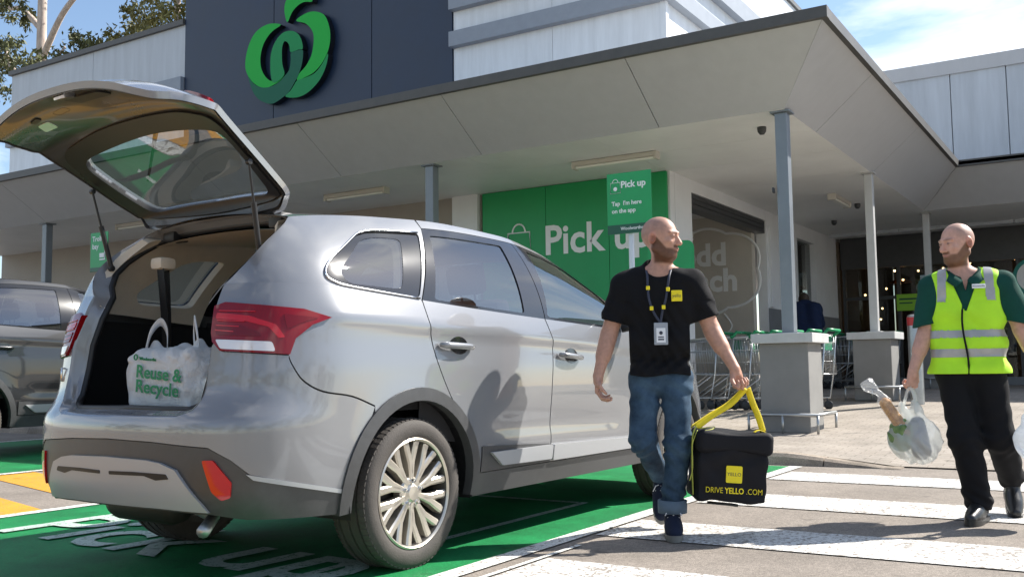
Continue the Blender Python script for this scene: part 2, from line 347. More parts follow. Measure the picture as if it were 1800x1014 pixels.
panelrow('grey_panel', M_wallg, [-24.7, -21.2, -17.79], YW, 7.62, 8.84, .05, .012)
panelrow('white_panel', M_wallw, [-24.7, -21.2, -17.79], YW, 4.3, 6.9, .05, .012)
PB().box((-24.72, YW-.12, 6.9), (-17.8, YW+.05, 7.62)).put('grey_band', M_band)
PB().box((-24.75, YW-.08, 8.84), (-17.8, YW+.3, 8.96)).box((-24.76, YW+.31, 8.84), (-24.4, 40, 8.96)).put('parapet_trim', M_trim)
# far wing behind the right-hand canopy
panelrow('grey_panel', M_wallg, [-6.0, -4.4, -3.15, -2.0, -.85, .3, 1.45, 2.6, 8], 23.9, 4.0, 7.52, .08, .02)
PB().box((-6.05, 23.84, 7.52), (8, 24.2, 7.84)).put('wing_cap', M_fascia)
PB().box((-6.05, 23.99, 4.2), (8, 40, 7.5)).put('wing_core', M_wallg)
# canopy: sloped fascia panels, dark top trim, soffit boards
ZT, ZS = 4.75, 4.07
yo, yi, xo, xi, y3o, y3i = 10.72, 11.75, -2.66, -3.43, 20.5, 21.35
def fpanel(a0, a1, kind, name='fascia_panel'):
    """a0,a1 along the edge; top edge outside, bottom edge inside; mitred where it reaches a corner"""
    pb = PB(); g = .006
    if kind == 'front':
        tb = lambda a: ((a, yo, ZT), (a if a < xi-.01 else min(a, xi), yi, ZS))
        p = [tb(a0+g)[0], tb(a1-g)[0], tb(a1-g)[1], tb(a0+g)[1]]
    elif kind == 'side':
        b = lambda a: max(yi, min(a, y3i)) if a <= yo+.01 or a >= y3o-.01 else max(a, yi)
        b0 = yi if a0 <= yo+.01 else a0; b1 = y3i if a1 >= y3o-.01 else a1
        p = [(xo, a0+g, ZT), (xo, a1-g, ZT), (xi, b1-g, ZS), (xi, b0+g, ZS)]
    else:
        b0 = xi if a0 <= xo+.01 else a0
        p = [(a0+g, y3o, ZT), (a1-g, y3o, ZT), (a1-g, y3i, ZS), (b0+g, y3i, ZS)]
    P = [Vector(q) for q in p]; n = (P[1]-P[0]).cross(P[2]-P[0]).normalized()
    if n.z < 0: n = -n
    pb.add(p+[tuple(q+n*.05) for q in P], [(0, 1, 2, 3), (7, 6, 5, 4), (0, 4, 5, 1), (1, 5, 6, 2), (2, 6, 7, 3), (3, 7, 4, 0)]); return pb.put(name, M_fascia)
fx = [-25, -21.9, -18.72, -15.9, -13.4, -10.64, -7.9, -5.08]
for a, b in zip(fx[:-1], fx[1:]): fpanel(a, b, 'front')
pb = PB(); fpanel(-5.08, xo, 'front')
for a, b in ((yo, 13.2), (13.2, 16.6), (16.6, y3o)): fpanel(a, b, 'side')
for a, b in ((xo, -1.2), (-1.2, 2.2), (2.2, 8)): fpanel(a, b, 'far')
PB().box((-25.05, yo-.05, ZT-.015), (xo+.055, yo+.05, ZT+.115)).put('canopy_trim', M_trim)
PB().box((xo-.05, yo+.052, ZT-.015), (xo+.05, y3o-.06, ZT+.113)).put('canopy_trim', M_trim)
PB().box((xo-.05, y3o-.055, ZT-.014), (8, y3o+.05, ZT+.112)).put('canopy_trim', M_trim)
PB().box((-25, yo+.06, ZT+.02), (xo-.06, YW+.03, ZT+.08)).box((XC+.01, YW+.035, ZT+.02), (xo-.06, y3o-.06, ZT+.08)).box((XC+.01, y3o-.055, ZT+.021), (8, 23.88, ZT+.081)).put('canopy_roof', M_fascia)
# soffit boards
bx = [-25, -22.6, -20.2, -17.8, -15.4, -13.0, -10.6, -8.2, -6.1]
for a, b in zip(bx[:-1], bx[1:]):
    PB().box((a+.004, yi+.002, ZS), (b-.004, 12.98, ZS+.03)).put('soffit_board', M_soffit); PB().box((a+.004, 12.988, ZS), (b-.004, YW+.05, ZS+.03)).put('soffit_board', M_soffit)
sy = [yi+.002, 13.1, 14.5, 16.3, 18.1, 19.9, 21.7, 24.9]
for a, b in zip(sy[:-1], sy[1:]): PB().box((-6.096, a+.004, ZS), (xi-.002, b-.004, ZS+.03)).put('soffit_board', M_soffit)
for a, b in ((xi, -1.2), (-1.2, 2.2), (2.2, 8)): PB().box((a+.002, y3i+.004, ZS), (b-.004, 24.9, ZS+.03)).put('soffit_board', M_soffit)
# ground-floor walls under the canopy
gz0 = .0
PB().box((-14.2, YW, gz0), (-9.72, YW+.2, ZS)).put('front_wall', M_inwall)
PB().box((-10.3, YW-.10, gz0), (-9.75, YW-.004, ZS-.002)).put('front_pillar', M_wallwhite)
PB().box((-25, YW+.05, gz0), (-14.25, YW+.3, ZS)).put('front_wall', M_inwall)
PB().box((-9.7, YW+.012, gz0), (XC+.0, YW+.2, ZS)).put('front_wall', M_wallwhite)
PB().box((-13.9, YW-.05, .1), (-10.9, YW-.005, 3.55)).put('roller_door', M_frame)
for k in range(18): PB().box((-13.9, YW-.07, .2+k*.185), (-10.9, YW-.052, .2+k*.185+.165)).put('roller_slat', M_band, None)
# side wall facing the forecourt with the big opening
PB().box((XC-.2, YW+.21, .0), (XC, 15.35, ZS)).put('side_wall', M_wallwhite)
PB().box((XC-.2, 15.352, 3.86), (XC-.002, 19.3, ZS)).put('lintel', M_wallwhite)
PB().box((XC-.24, 15.36, 3.60), (XC-.05, 19.29, 3.858)).put('roller_shutter_box', M_frame)
for k in range(3): PB().box((XC-.04, 15.36, 3.60+k*.085), (XC-.02, 19.29, 3.60+k*.085+.075)).put('shutter_slat', M_frame)
PB().box((XC-.2, 19.302, .0), (XC, 21.5, ZS)).put('side_wall', M_wallwhite)
PB().box((XC-.2, 21.502, 3.75), (XC-.002, 22.9, ZS)).put('lintel', M_wallwhite)
PB().box((XC-.2, 22.902, .0), (XC, 24.9, ZS)).put('side_wall', M_wallwhite)
for a, b in ((19.32, 20.4), (20.41, 21.48), (22.92, 23.9), (23.91, 24.88)):
    for z in (0.3, .9, 1.5): PB().box((XC+.002, a, z), (XC+.02, b, z+.592)).put('dado_tile', M_tile)
PB().box((XC+.002, 19.42, 2.12), (XC+.05, 19.62, 3.75)).put('door_frame', M_wallwhite)
# the room behind the opening, with the painted feature wall
M_mural = mat('mural_wall_taupe', (.60, .55, .475), .75, var=.08, vscale=1.4)
M_muralw = mat('mural_pale_paint', (.90, .90, .88), .75)
PB().box((-12, 19.0, 0), (XC-.205, 19.2, 4.0)).put('mural_wall', M_mural)
PB().box((-12, 14.7, 0), (-11.9, 18.99, 4.0)).put('room_wall', M_wallwhite)
PB().box((-11.9, 14.7, 3.98), (XC-.21, 18.99, 4.02)).put('room_ceiling', M_soffit)
mur = []
def mtext(s, x, z, size): 
    return text('mural_lettering', s, size, (x-Bi.x, 18.992-Bi.y, z), (R(90), 0, 0), M_muralw, B, .003, .020)
mtext('odd', -7.32, 3.19, .64); mtext('bunch', -7.38, 2.66, .64); mtext('The', -7.72, 3.63, .26)
pts = [(-7.1+1.0*(.92+.13*abs(math.sin(2.5*t)))*math.cos(t), 2.87+.86*(.92+.13*abs(math.sin(2.5*t)))*math.sin(t)) for t in np.linspace(0, 2*math.pi, 90, endpoint=False)]
PB().tube([(x, 18.99, z) for x, z in pts], .027, 6, closed=True).put('mural_outline', M_muralw)
PB().tube([(x, 18.99, z) for x, z in cpoly([(-6.9, 2.0), (-6.75, 1.75), (-6.9, 1.55), (-7.05, 1.4)], 6, False)], .015, 6).put('mural_outline', M_muralw)
# glazed shop entrance at the back
M_shopglass = glassmat('shop_glass', (.55, .58, .58), 1.45)
PB().box((-6.0, 24.95, 3.3), (8, 25.15, ZS)).put('shop_header', M_frame)
PB().box((-6.0, 24.96, .0), (8, 25.14, .62)).put('shop_stallriser', M_tile)
for k, xx in enumerate((-5.98, -4.7, -3.4, -2.1, -.8, .5, 1.8)):
    PB().box((xx, 24.97, .622), (xx+.08, 25.1, 3.298)).put('mullion', M_frame)
    pan = PB().box((xx+.082, 25.03, .624), (xx+1.218, 25.04, 3.296)); pan.put('shop_pane', M_shopglass)
PB().box((-5.9, 24.965, 2.52), (8, 24.995, 2.60)).put('transom', M_frame)
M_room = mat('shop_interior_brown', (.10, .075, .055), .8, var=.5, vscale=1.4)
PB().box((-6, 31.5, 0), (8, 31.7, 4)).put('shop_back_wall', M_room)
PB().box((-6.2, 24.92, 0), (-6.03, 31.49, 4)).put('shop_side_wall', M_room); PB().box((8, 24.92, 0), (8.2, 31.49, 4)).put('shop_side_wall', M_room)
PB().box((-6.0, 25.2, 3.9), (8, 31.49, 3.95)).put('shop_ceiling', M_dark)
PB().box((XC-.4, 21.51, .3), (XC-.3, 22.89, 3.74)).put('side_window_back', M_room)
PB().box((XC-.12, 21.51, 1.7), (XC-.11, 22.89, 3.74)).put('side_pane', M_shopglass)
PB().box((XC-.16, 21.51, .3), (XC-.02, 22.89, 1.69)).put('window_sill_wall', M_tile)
# posts with plinths
def post(name, x, y, h, z0, w=.15, plinth=True, mp=M_post):
    e = empty(name, Vector((x, y, z0))-Bi); e.parent = B
    q = MB()
    if plinth:
        mbp = MB(); a, b = .295, .36
        mbp.bbox((-a, -a, 0), (a, a, h), .012).build('plinth', M_plinth, e)
        MB().bbox((-.37, -.37, h), (.37, .37, h+.115), .008).build('plinth_cap', M_cap, e)
        rr = MB(); s = .41
        rr.tube([(-s, -s, .215), (s, -s, .215), (s, s, .215), (-s, s, .215)], .022, 8, closed=True)
        rr.build('bump_rail', M_galv, e, True)
        for (i, j) in ((-1, -1), (1, -1), (1, 1), (-1, 1), (0, -1)):
            MB().tube([(i*s, j*s, 0), (i*s, j*s, .21)], .016, 8).build('rail_foot', M_galv, e, True)
        base = h+.115
    else: base = 0
    MB().bbox((-w/2, -w/2, base), (w/2, w/2, ZS-z0-.02), .012).build('column', mp, e)
    MB().bbox((-w*.8, -w*.8, ZS-z0-.02), (w*.8, w*.8, ZS-z0), .004).build('head_plate', mp, e)
    if base: MB().bbox((-w*.85, -w*.85, base), (w*.85, w*.85, base+.02), .004).build('base_plate', mp, e)
    return e
M_postlt = mat('post_pale_grey', (.47, .47, .46), .45, .1, var=.08, vscale=3)
post('canopy_post', -3.5, 11.9, 1.06, pav(-3.5, 11.6), .15)
post('canopy_post', -3.48, 16.55, .97, pav(-3.4, 16.5), .13, True, M_postlt)
post('canopy_post', -3.45, 21.7, .9, pav(-3.4, 21.5), .13, True, M_postlt)
post('canopy_post', -8.93, 11.9, 1, pav(-8.9, 11.9), .15, False)
post('canopy_post', -18.9, 11.9, 1, pav(-18.9, 11.9), .15, False)
# soffit lights
M_lens = mat('light_lens', (.8, .8, .74), .3); M_lbody = mat('light_body', (.55, .52, .46), .4)
def soffit_light(c, L, ang):
    e = empty('soffit_light', Vector(c)-Bi, ang); e.parent = B
    MB().bbox((-L/2, -.07, -.075), (L/2, .07, -.004), .015).build('light_body', M_lbody, e)
    MB().bbox((-L/2+.05, -.05, -.115), (L/2-.05, .05, -.0755), .02).build('light_lens', M_lens, e)
    for k in (-1, 1): MB().bbox((k*(L/2-.025)-.024, -.075, -.12), (k*(L/2-.025)+.024, .075, -.003), .008).build('end_cap', M_lbody, e)
soffit_light((-6.35, 13.0, ZS), 1.4, 0); soffit_light((-11.3, 12.85, ZS), 1.4, 0); soffit_light((-4.47, 18.7, ZS), 1.2, R(90)); soffit_light((-17.2, 12.85, ZS), 1.4, 0)
for (x, y) in ((-3.95, 12.5), (-5.3, 21.6), (-4.35, 19.6)):
    PB().lathe([(.001, -.10), (.03, -.095), (.055, -.06), (.06, -.02), (.06, 0), (.001, 0)], 16, 'z', (x, y, ZS-.003)).put('ceiling_camera', M_frame, None, smooth=True)
PB().bbox((-3.62, 11.77, 3.05), (-3.595, 11.83, 3.12), .01).put('post_sensor', M_frame)
# ------------------------------------------------------------------ car body surfaces (w right, s forward, z up, metres)
def crv(xs,ys):
    xs=np.array(xs,float); ys=np.array(ys,float)
    d=np.diff(ys)/np.diff(xs); m=np.empty_like(ys); m[0]=d[0]; m[-1]=d[-1]
    for i in range(1,len(xs)-1):
        a,b=d[i-1],d[i]
        m[i]=0 if a*b<=0 else 2*a*b/(a+b)
    def f(x):
        x=np.clip(np.asarray(x,float),xs[0],xs[-1]); i=np.clip(np.searchsorted(xs,x,side='right')-1,0,len(xs)-2)
        h=xs[i+1]-xs[i]; t=(x-xs[i])/h
        return ((2*t**3-3*t**2+1)*ys[i]+(t**3-2*t*t+t)*h*m[i]+(-2*t**3+3*t*t)*ys[i+1]+(t**3-t*t)*h*m[i+1])
    return f
# plan outline of the body (w,s), from rear centre round the right side to the front centre
PLAN=[(0,-1.04),(.25,-1.03),(.5,-1.0),(.68,-.935),(.795,-.82),(.858,-.66),(.888,-.45),(.9,-.2),(.904,.1),(.905,.6),(.905,1.4),(.9,2.1),(.89,2.87),(.865,3.27),(.80,3.55),(.68,3.75),(.5,3.87),(.25,3.92),(0,3.93)]
def _plan():
    P=np.array(PLAN); n=len(P); out=[]
    for i in range(n-1):
        p0=P[max(i-1,0)] if i>0 else P[1]*[-1,1]; p3=P[i+2] if i+2<n else P[n-2]*[-1,1]
        p1,p2=P[i],P[i+1]
        for t in np.arange(0,1,.05):
            out.append(.5*((2*p1)+(-p0+p2)*t+(2*p0-5*p1+4*p2-p3)*t*t+(-p0+3*p1-3*p2+p3)*t**3))
    out.append(P[-1]); out=np.array(out)
    L=np.r_[0,np.cumsum(np.hypot(*np.diff(out,axis=0).T))]
    i0=np.argmin(np.abs(out[:,1])+ (out[:,0]<.5)*9)
    L-=L[i0]-out[i0,1]
    T=np.gradient(out,axis=0); T/=np.hypot(T[:,0],T[:,1])[:,None]
    N=np.c_[T[:,1],-T[:,0]]
    return L,out,N
_L,_Q,_N=_plan()
UMIN,UMAX=_L[0],_L[-1]
side_in=crv([.16,.24,.32,.40,.50,.62,.80,.93,1.0,1.06,1.12,1.18,1.24,1.32],[.075,.05,.035,.02,.006,0,0,.003,.010,.018,.022,.033,.050,.078])
rear_in=crv([.2,.28,.36,.46,.58,.70,.745,.79,.86,.95,1.05,1.15,1.25,1.35],[.17,.10,.045,.01,0,0,.012,.045,.075,.09,.10,.125,.16,.21])
front_in=crv([.2,.3,.42,.6,.75,.9,1.0,1.1],[.10,.04,0,.0,.02,.06,.12,.2])
def sst(a,b,x): 
    t=np.clip((x-a)/(b-a),0,1); return t*t*(3-2*t)
def LB(u,z,off=0.0):
    u=np.asarray(u,float); z=np.asarray(z,float)
    w=np.interp(u,_L,_Q[:,0]); s=np.interp(u,_L,_Q[:,1]); nx=np.interp(u,_L,_N[:,0]); ny=np.interp(u,_L,_N[:,1])
    kr=sst(-.45,-1.15,u); kf=sst(2.97,3.87,u)
    i=side_in(z)*(1-kr)*(1-kf)+rear_in(z)*kr+front_in(z)*kf+off
    # wheel arch swell
    i=i-.012*np.exp(-((np.hypot(u,z-.36)-.42)/.10)**2)-.012*np.exp(-((np.hypot(u-2.94,z-.36)-.42)/.10)**2)
    zc=1.158-.043*(u+.54); k=sst(-.62,-.45,u)*sst(2.6,2.2,u); dz=z-zc      # shoulder crease
    i=i-.013*k*sst(-.034,.022,dz)*np.exp(-np.maximum(dz-.01,0)/.06)
    zl=.640-.02*u; k2=sst(.45,.75,u)*sst(2.25,1.9,u); i=i+.010*k2*np.exp(-((z-zl)/.075)**2)*sst(-.03,.03,z-zl+.05)     # hollow along the doors
    zr=.90; k3=sst(-.55,-.9,u); i=i-.006*k3*sst(-.03,.03,z-zr)*np.exp(-np.maximum(z-zr,0)/.06)
    return np.stack([w-nx*i,s-ny*i,z],-1)
zb=crv([-1.2,-.8,-.5,0,.8,1.5,2.1,2.45],[1.315,1.315,1.31,1.278,1.235,1.205,1.18,1.165])
# roof rail (top edge of the side glass house) param by s of belt -> (w,s,z)
RV=[-1.25,-.95,-.7,-.5,0,.6,1.2,1.7,2.1,2.45]
r_w=crv(RV,[.465,.50,.535,.555,.595,.615,.615,.615,.625,.66])
r_s=crv(RV,[-.68,-.60,-.52,-.42,.03,.58,1.08,1.45,1.78,2.12])
r_z=crv(RV,[1.585,1.61,1.635,1.655,1.70,1.725,1.715,1.665,1.575,1.42])
def GH(u,t,off=0.0):
    u=np.asarray(u,float); t=np.asarray(t,float)
    B=LB(u,zb(u)); Rr=np.stack([r_w(u),r_s(u),r_z(u)],-1)
    d=Rr-B; P=B+d*t[...,None]
    b=4*t*(1-t)*.035-off
    n=np.stack([np.full_like(u,.9),np.zeros_like(u),np.full_like(u,.35)],-1)
    kr=sst(-.5,-1.0,u)[...,None]; n=n*(1-kr)+np.array([.6,-.65,.4])*kr
    return P+n*b[...,None]
def inpoly(P, poly):
    P = np.asarray(P, float); x, y = P[:, 0], P[:, 1]; c = np.zeros(len(P), bool); q = np.asarray(poly, float); n = len(q)
    for i in range(n):
        x0, y0 = q[i]; x1, y1 = q[i-1]
        m = ((y0 > y) != (y1 > y)); xx = (x1-x0)*(y-y0)/((y1-y0) if y1 != y0 else 1e-9)+x0
        c ^= m & (x < xx)
    return c
def dens(poly, step):
    o = []
    for i in range(len(poly)):
        a, b = np.array(poly[i], float), np.array(poly[(i+1) % len(poly)], float); n = max(1, int(np.ceil(np.linalg.norm(b-a)/step)))
        for k in range(n): o.append(a+(b-a)*k/n)
    return np.array(o)
def skin(poly, fn, holes=(), step=.028, lip=.014, off=0.0, mirror=False):
    """2D region (with holes) laid on the surface fn(u,v,off); the rim is folded inwards by lip"""
    loops = [dens(poly, step)]+[dens(h, step) for h in holes]
    V = np.concatenate(loops); E = []; k = 0
    for l in loops:
        E += [(k+i, k+(i+1) % len(l)) for i in range(len(l))]; k += len(l)
    lo, hi = loops[0].min(0), loops[0].max(0)
    gx, gy = np.meshgrid(np.arange(lo[0], hi[0], step), np.arange(lo[1], hi[1], step)); G = np.c_[gx.ravel(), gy.ravel()]
    if len(G):
        ok = inpoly(G, loops[0])
        for h in loops[1:]: ok &= ~inpoly(G, h)
        G = G[ok]
        if len(G):
            d = np.sqrt(((G[:, None]-V[None])**2).sum(-1)).min(1); G = G[d > step*.45]
    A = np.concatenate([V, G]) if len(G) else V
    vo, eo, fo, *_ = delaunay_2d_cdt([Vector(p) for p in A], E, [], 0, 1e-6)
    vo = np.array([v[:] for v in vo]); fo = [tuple(f) for f in fo]
    cen = np.array([vo[list(f)].mean(0) for f in fo]); ok = inpoly(cen, loops[0])
    for h in loops[1:]: ok &= ~inpoly(cen, h)
    F = [f for f, q in zip(fo, ok) if q]
    cnt = {}
    for f in F:
        for i in range(3):
            a, b = f[i], f[(i+1) % 3]; cnt.setdefault((min(a, b), max(a, b)), []).append((a, b))
    P = fn(vo[:, 0], vo[:, 1], off); faces = list(F)
    if lip:
        P2 = fn(vo[:, 0], vo[:, 1], off+lip); n = len(P); used = {}
        for e, l in cnt.items():
            if len(l) == 1:
                a, b = l[0]; faces.append((b, a, n+a, n+b))
        P = np.concatenate([P, P2])
    if mirror: P = P*np.array([-1, 1, 1]); faces = [f[::-1] for f in faces]
    mb = MB(); mb.v = [tuple(p) for p in P]; mb.f = faces; mb.mi = [0]*len(faces); return mb
def orient(o, outward):
    """flip a mesh whose faces look inwards; outward(center)->vector"""
    me = o.data; s = 0
    for p in list(me.polygons)[::7]: s += p.normal.dot(outward(p.center))*p.area
    if s < 0: me.flip_normals()
    return o
def clean(o, angle=32):
    bm = bmesh.new(); bm.from_mesh(o.data); lone = [v for v in bm.verts if not v.link_faces]; bmesh.ops.delete(bm, geom=lone, context='VERTS'); bm.to_mesh(o.data); bm.free()
    o.data.polygons.foreach_set('use_smooth', [True]*len(o.data.polygons)); o.data.set_sharp_from_angle(angle=R(angle)); return o
def carpaint(name, base, flake=.05, rough=.28, metal=.85):
    m = mat(name, base, rough, metal, coat=1.0)
    t = m.node_tree; b = t.nodes['Principled BSDF']; co = t.nodes.new('ShaderNodeTexCoord')
    n = t.nodes.new('ShaderNodeTexNoise'); n.inputs['Scale'].default_value = 900; n.inputs['Detail'].default_value = 1; t.links.new(co.outputs['Object'], n.inputs['Vector'])
    bp = t.nodes.new('ShaderNodeBump'); bp.inputs['Strength'].default_value = flake; bp.inputs['Distance'].default_value = .001; t.links.new(n.outputs['Fac'], bp.inputs['Height']); t.links.new(bp.outputs[0], b.inputs['Normal'])
    return m
M_silver = carpaint('silver_metallic_paint', (.225, .23, .242), rough=.26, metal=.28)
M_brown = carpaint('dark_brown_metallic_paint', (.018, .019, .022), rough=.3, metal=.3)
M_clad = mat('black_cladding_plastic', (.055, .055, .057), .38, var=.1, vscale=20, bump=.1, bscale=400)
M_gloss = mat('gloss_black', (.012, .012, .013), .12, coat=.5)
M_blackpl = mat('black_trim', (.010, .010, .011), .45)
M_chrome = mat('satin_chrome', (.72, .72, .73), .15, 1)
M_skid = mat('silver_skid_plastic', (.40, .405, .415), .36, .15)
M_carglass = glassmat('car_window_glass', (.50, .55, .56), 2.6)
M_gateglass = glassmat('tailgate_glass', (.55, .59, .57), 2.2)
M_red = mat('red_lens', (.20, .0015, .004), .10, spec=.5, coat=.15)
M_redd = mat('dark_red_lens', (.14, .002, .005), .18)
M_redl = mat('bright_red_lens', (.52, .004, .009), .12, coat=.5)
M_clear = mat('clear_lens', (.72, .68, .66), .12, .25, coat=1)
M_tyre = mat('tyre_rubber', (.060, .052, .046), .78, var=.22, vscale=14, bump=.25, bscale=150)
M_gatein = mat('tailgate_inner_primer', (.055, .052, .047), .28, .3, var=.05, vscale=3, coat=.3)
M_rim = mat('rim_champagne_silver', (.62, .57, .49), .28, .75, coat=.4)
M_rimd = mat('rim_barrel_dark', (.05, .047, .043), .5, .4)
M_beige = mat('beige_trim', (.66, .585, .48), .8, var=.05, vscale=8, bump=.08, bscale=300)
M_carpet = mat('black_carpet', (.012, .012, .013), .95, bump=.3, bscale=400)
M_seat = mat('black_seat_fabric', (.022, .022, .024), .85, bump=.2, bscale=250)
def arc(cx, cz, r, a0, a1, n=20): return [(cx+r*math.cos(R(a0+(a1-a0)*i/n)), cz+r*math.sin(R(a0+(a1-a0)*i/n))) for i in range(n+1)]
def LBs(u, z, off=0.0): return LB(u, z, off)
LIGHT = [(-.741, 1.003), (-.712, 1.071), (-.632, 1.13), (-.536, 1.163), (-.662, 1.198), (-.875, 1.215), (-1.105, 1.231), (-1.168, 1.216), (-1.155, 1.10), (-1.14, 1.06), (-1.092, 1.021)]
QWIN = rpoly([(-.53, .16), (-.45, .36), (-.22, .71), (-.13, .775), (.275, .815), (.085, .015), (-.39, .01), (-.50, .05)], .05)
QGL = rpoly([(-.425, .20), (-.205, .64), (-.1, .70), (.10, .71), (-.025, .09), (-.385, .055)], .06)
RWIN = rpoly([(.365, .80), (1.12, .845), (1.0, .035), (.205, .03)], .03)
FWIN = rpoly([(1.487, .885), (2.08, .93), (2.26, .70), (2.18, .03), (1.24, .03)], .04)
def belt_pts(a, b, n=12): return [(u, float(zb(u))) for u in np.linspace(a, b, n)]
def make_car(name, loc, rz, paint, gate_open, label, cat):
    E = empty(name, loc, rz, label, cat)
    outw = lambda c: Vector((c.x, (c.y-1.2)*.3, (c.z-.8)*.4))
    def part(nm, mb, m, par=None, ang=32, fix=False):
        o = mb.build(nm, m, par or E, fix=fix); clean(o, ang); return orient(o, outw)
    for S in (False, True):     # right side, then its mirror image
        mir = S
        def sk(nm, poly, fn, m, holes=(), par=None, **k): return part(nm, skin(poly, fn, holes, mirror=mir, **k), m, par)
        # quarter panel
        seam = cpoly([(-.30, .775), (-.432, .822), (-.59, .848), (-.680, .896), (-.725, .96), (-.741, 1.0)], 5, False)
        rd = cpoly([(.099, 1.262), (.116, 1.106), (.154, .964), (.229, .817), (.26, .772)], 4, False)
        q = belt_pts(-1.16, .095)+rd+arc(0, .357, .49, 58, 128, 10)[1:]+seam+LIGHT[1:8]
        sk('quarter_panel', q, LBs, paint)
        b = [(UMIN, .742), (-1.5, .742), (-1.27, .747), (-1.20, .77), (-1.172, .81), (-1.155, .94), (-1.15, 1.04), (-1.14, 1.055), (-1.092, 1.018), (-.741, .998)]+[(x-.003, y-.007) for x, y in seam[::-1][1:]]+arc(0, .357, .492, 131, 172, 10)+[(-.49, .417), (-.912, .512), (-.992, .574), (-1.092, .624), (-1.40, .643), (UMIN, .65)]
        sk('rear_bumper', b, LBs, paint)
        refl = rpoly([(-1.117, .572), (-1.067, .574), (-.988, .482), (-.996, .42), (-1.038, .408), (-1.078, .444)], .009)
        c = [(UMIN, .646), (-1.40, .639), (-1.092, .620), (-.990, .570), (-.910, .508), (-.48, .412), (-.495, .314), (-.93, .325), (-1.10, .345), (-1.376, .352), (UMIN, .352)]
        bc = sk('bumper_cladding', c, LBs, M_clad, off=.004)
        sk('skid_plate', [(UMIN, .572), (-1.42, .566), (-1.335, .556), (-1.25, .53), (-1.138, .394), (-1.11, .355), (-1.376, .362), (UMIN, .362)], LBs, M_skid, off=-.012, lip=.02)
        sk('skid_slot', rpoly([(-1.66, .512), (-1.50, .515), (-1.30, .512), (-1.285, .492), (-1.36, .484), (-1.43, .500), (-1.66, .497)], .006), LBs, M_blackpl, off=-.0145, lip=.004)
        rf = sk('reflector', refl, LBs, M_redl, off=-.006, step=.02)
        sk('bumper_lower_trim', [(-.93, .515), (-.47, .418), (-.47, .400), (-.90, .490)], LBs, M_skid, off=-.004, step=.03)
        # tail light
        tl = sk('tail_light', [(x, z) for x, z in LIGHT], LBs, M_red, off=-.014, step=.03, lip=.03)
        sk('clear_strip', rpoly([(-1.122, 1.070), (-.820, 1.057), (-.806, 1.016), (-1.088, 1.030)], .012), LBs, M_clear, par=tl, off=-.018, step=.03, lip=.006)
        sk('light_bar', rpoly([(-1.14, 1.185), (-.93, 1.168), (-.80, 1.13), (-.76, 1.075), (-.79, 1.072), (-.835, 1.12), (-.95, 1.145), (-1.14, 1.158)], .01), LBs, M_redl, par=tl, off=-.0175, step=.03, lip=.005)
        sk('light_bar', rpoly([(-1.135, 1.135), (-.98, 1.125), (-.885, 1.098), (-.87, 1.078), (-1.12, 1.088)], .008), LBs, M_redd, par=tl, off=-.0172, step=.03, lip=.005)
        sk('light_bar', rpoly([(-.76, 1.175), (-.60, 1.160), (-.66, 1.145), (-.75, 1.11)], .008), LBs, M_redd, par=tl, off=-.017, step=.03, lip=.005)
        for q in range(5):
            zz = 1.196-.021*q; MBp = [(-1.13, zz), (-.90-.03*q, zz-.008), (-.90-.03*q, zz-.0125), (-1.13, zz-.005)]; sk('lens_rib', MBp, LBs, M_redl, par=tl, off=-.0185, step=.03, lip=.004)
        # rear arch flare
        ring = arc(0, .357, .492, 186, -8, 30)+arc(0, .357, .43, -8, 186, 30)
        sk('arch_flare', ring, LBs, M_clad, off=-.010, lip=.05)
        ringf = arc(2.94, .357, .492, 190, -12, 30)+arc(2.94, .357, .43, -12, 190, 30)
        sk('arch_flare', ringf, LBs, M_clad, off=-.010, lip=.05)
        # doors
        d = belt_pts(.107, 1.193)+[(1.237, 1.071), (1.20, .85), (1.181, .707), (1.181, .402), (.50, .402)]+arc(0, .357, .494, 8, 54, 10)+cpoly([(.269, .772), (.237, .817), (.162, .964), (.124, 1.106), (.107, 1.25)], 4, False)[1:-1]
        D1 = sk('rear_door', d, LBs, paint)
        d = belt_pts(1.203, 2.40)+[(2.438, 1.05), (2.455, .85), (2.45, .66), (2.43, .52), (2.42, .402), (1.189, .402), (1.189, .707), (1.208, .85), (1.245, 1.071)]
        D2 = sk('front_door', d, LBs, paint)
        sk('door_cladding', [(.505, .535), (.9, .520), (1.176, .505), (1.176, .404), (.505, .404)], LBs, M_clad, par=D1, off=-.007, lip=.006)
        sk('door_moulding', rpoly([(.575, .500), (1.176, .500), (1.176, .418), (.685, .424)], .012), LBs, M_skid, par=D1, off=-.024, lip=.018, step=.03)
        sk('door_moulding', rpoly([(1.194, .500), (2.34, .478), (2.40, .405), (1.194, .410)], .012), LBs, M_skid, par=D2, off=-.022, lip=.02, step=.03)
        for (par, u0, u1, z0, z1) in ((D1, .175, .442, 1.053, 1.044), (D2, 1.285, 1.53, 1.012, .992)):
            cu, cz = (u0+u1)/2+.03, (z0+z1)/2+.004
            sk('handle_recess', cpoly([(cu+.075*math.cos(t), cz+.045*math.sin(t)) for t in np.linspace(0, 2*math.pi, 12, endpoint=False)], 2), LBs, M_gloss, par=par, off=-.003, step=.03, lip=.002)
            hb = MB(); pts = [LB(u, z0+(z1-z0)*k, -.030 if 0 < k < 1 else -.008) for k, u in zip(np.linspace(0, 1, 9), np.linspace(u0, u1, 9))]
            pts = [LB(u0+(u1-u0)*k, z0+(z1-z0)*k, -.012-.026*math.sin(math.pi*min(1, max(0, k)))**.35) for k in np.linspace(0, 1, 11)]
            if mir: pts = [(-p[0], p[1], p[2]) for p in pts]
            hb.tube(pts, [.010]+[.017]*9+[.010], 10, flat=1.0).build('door_handle', paint, par, True)
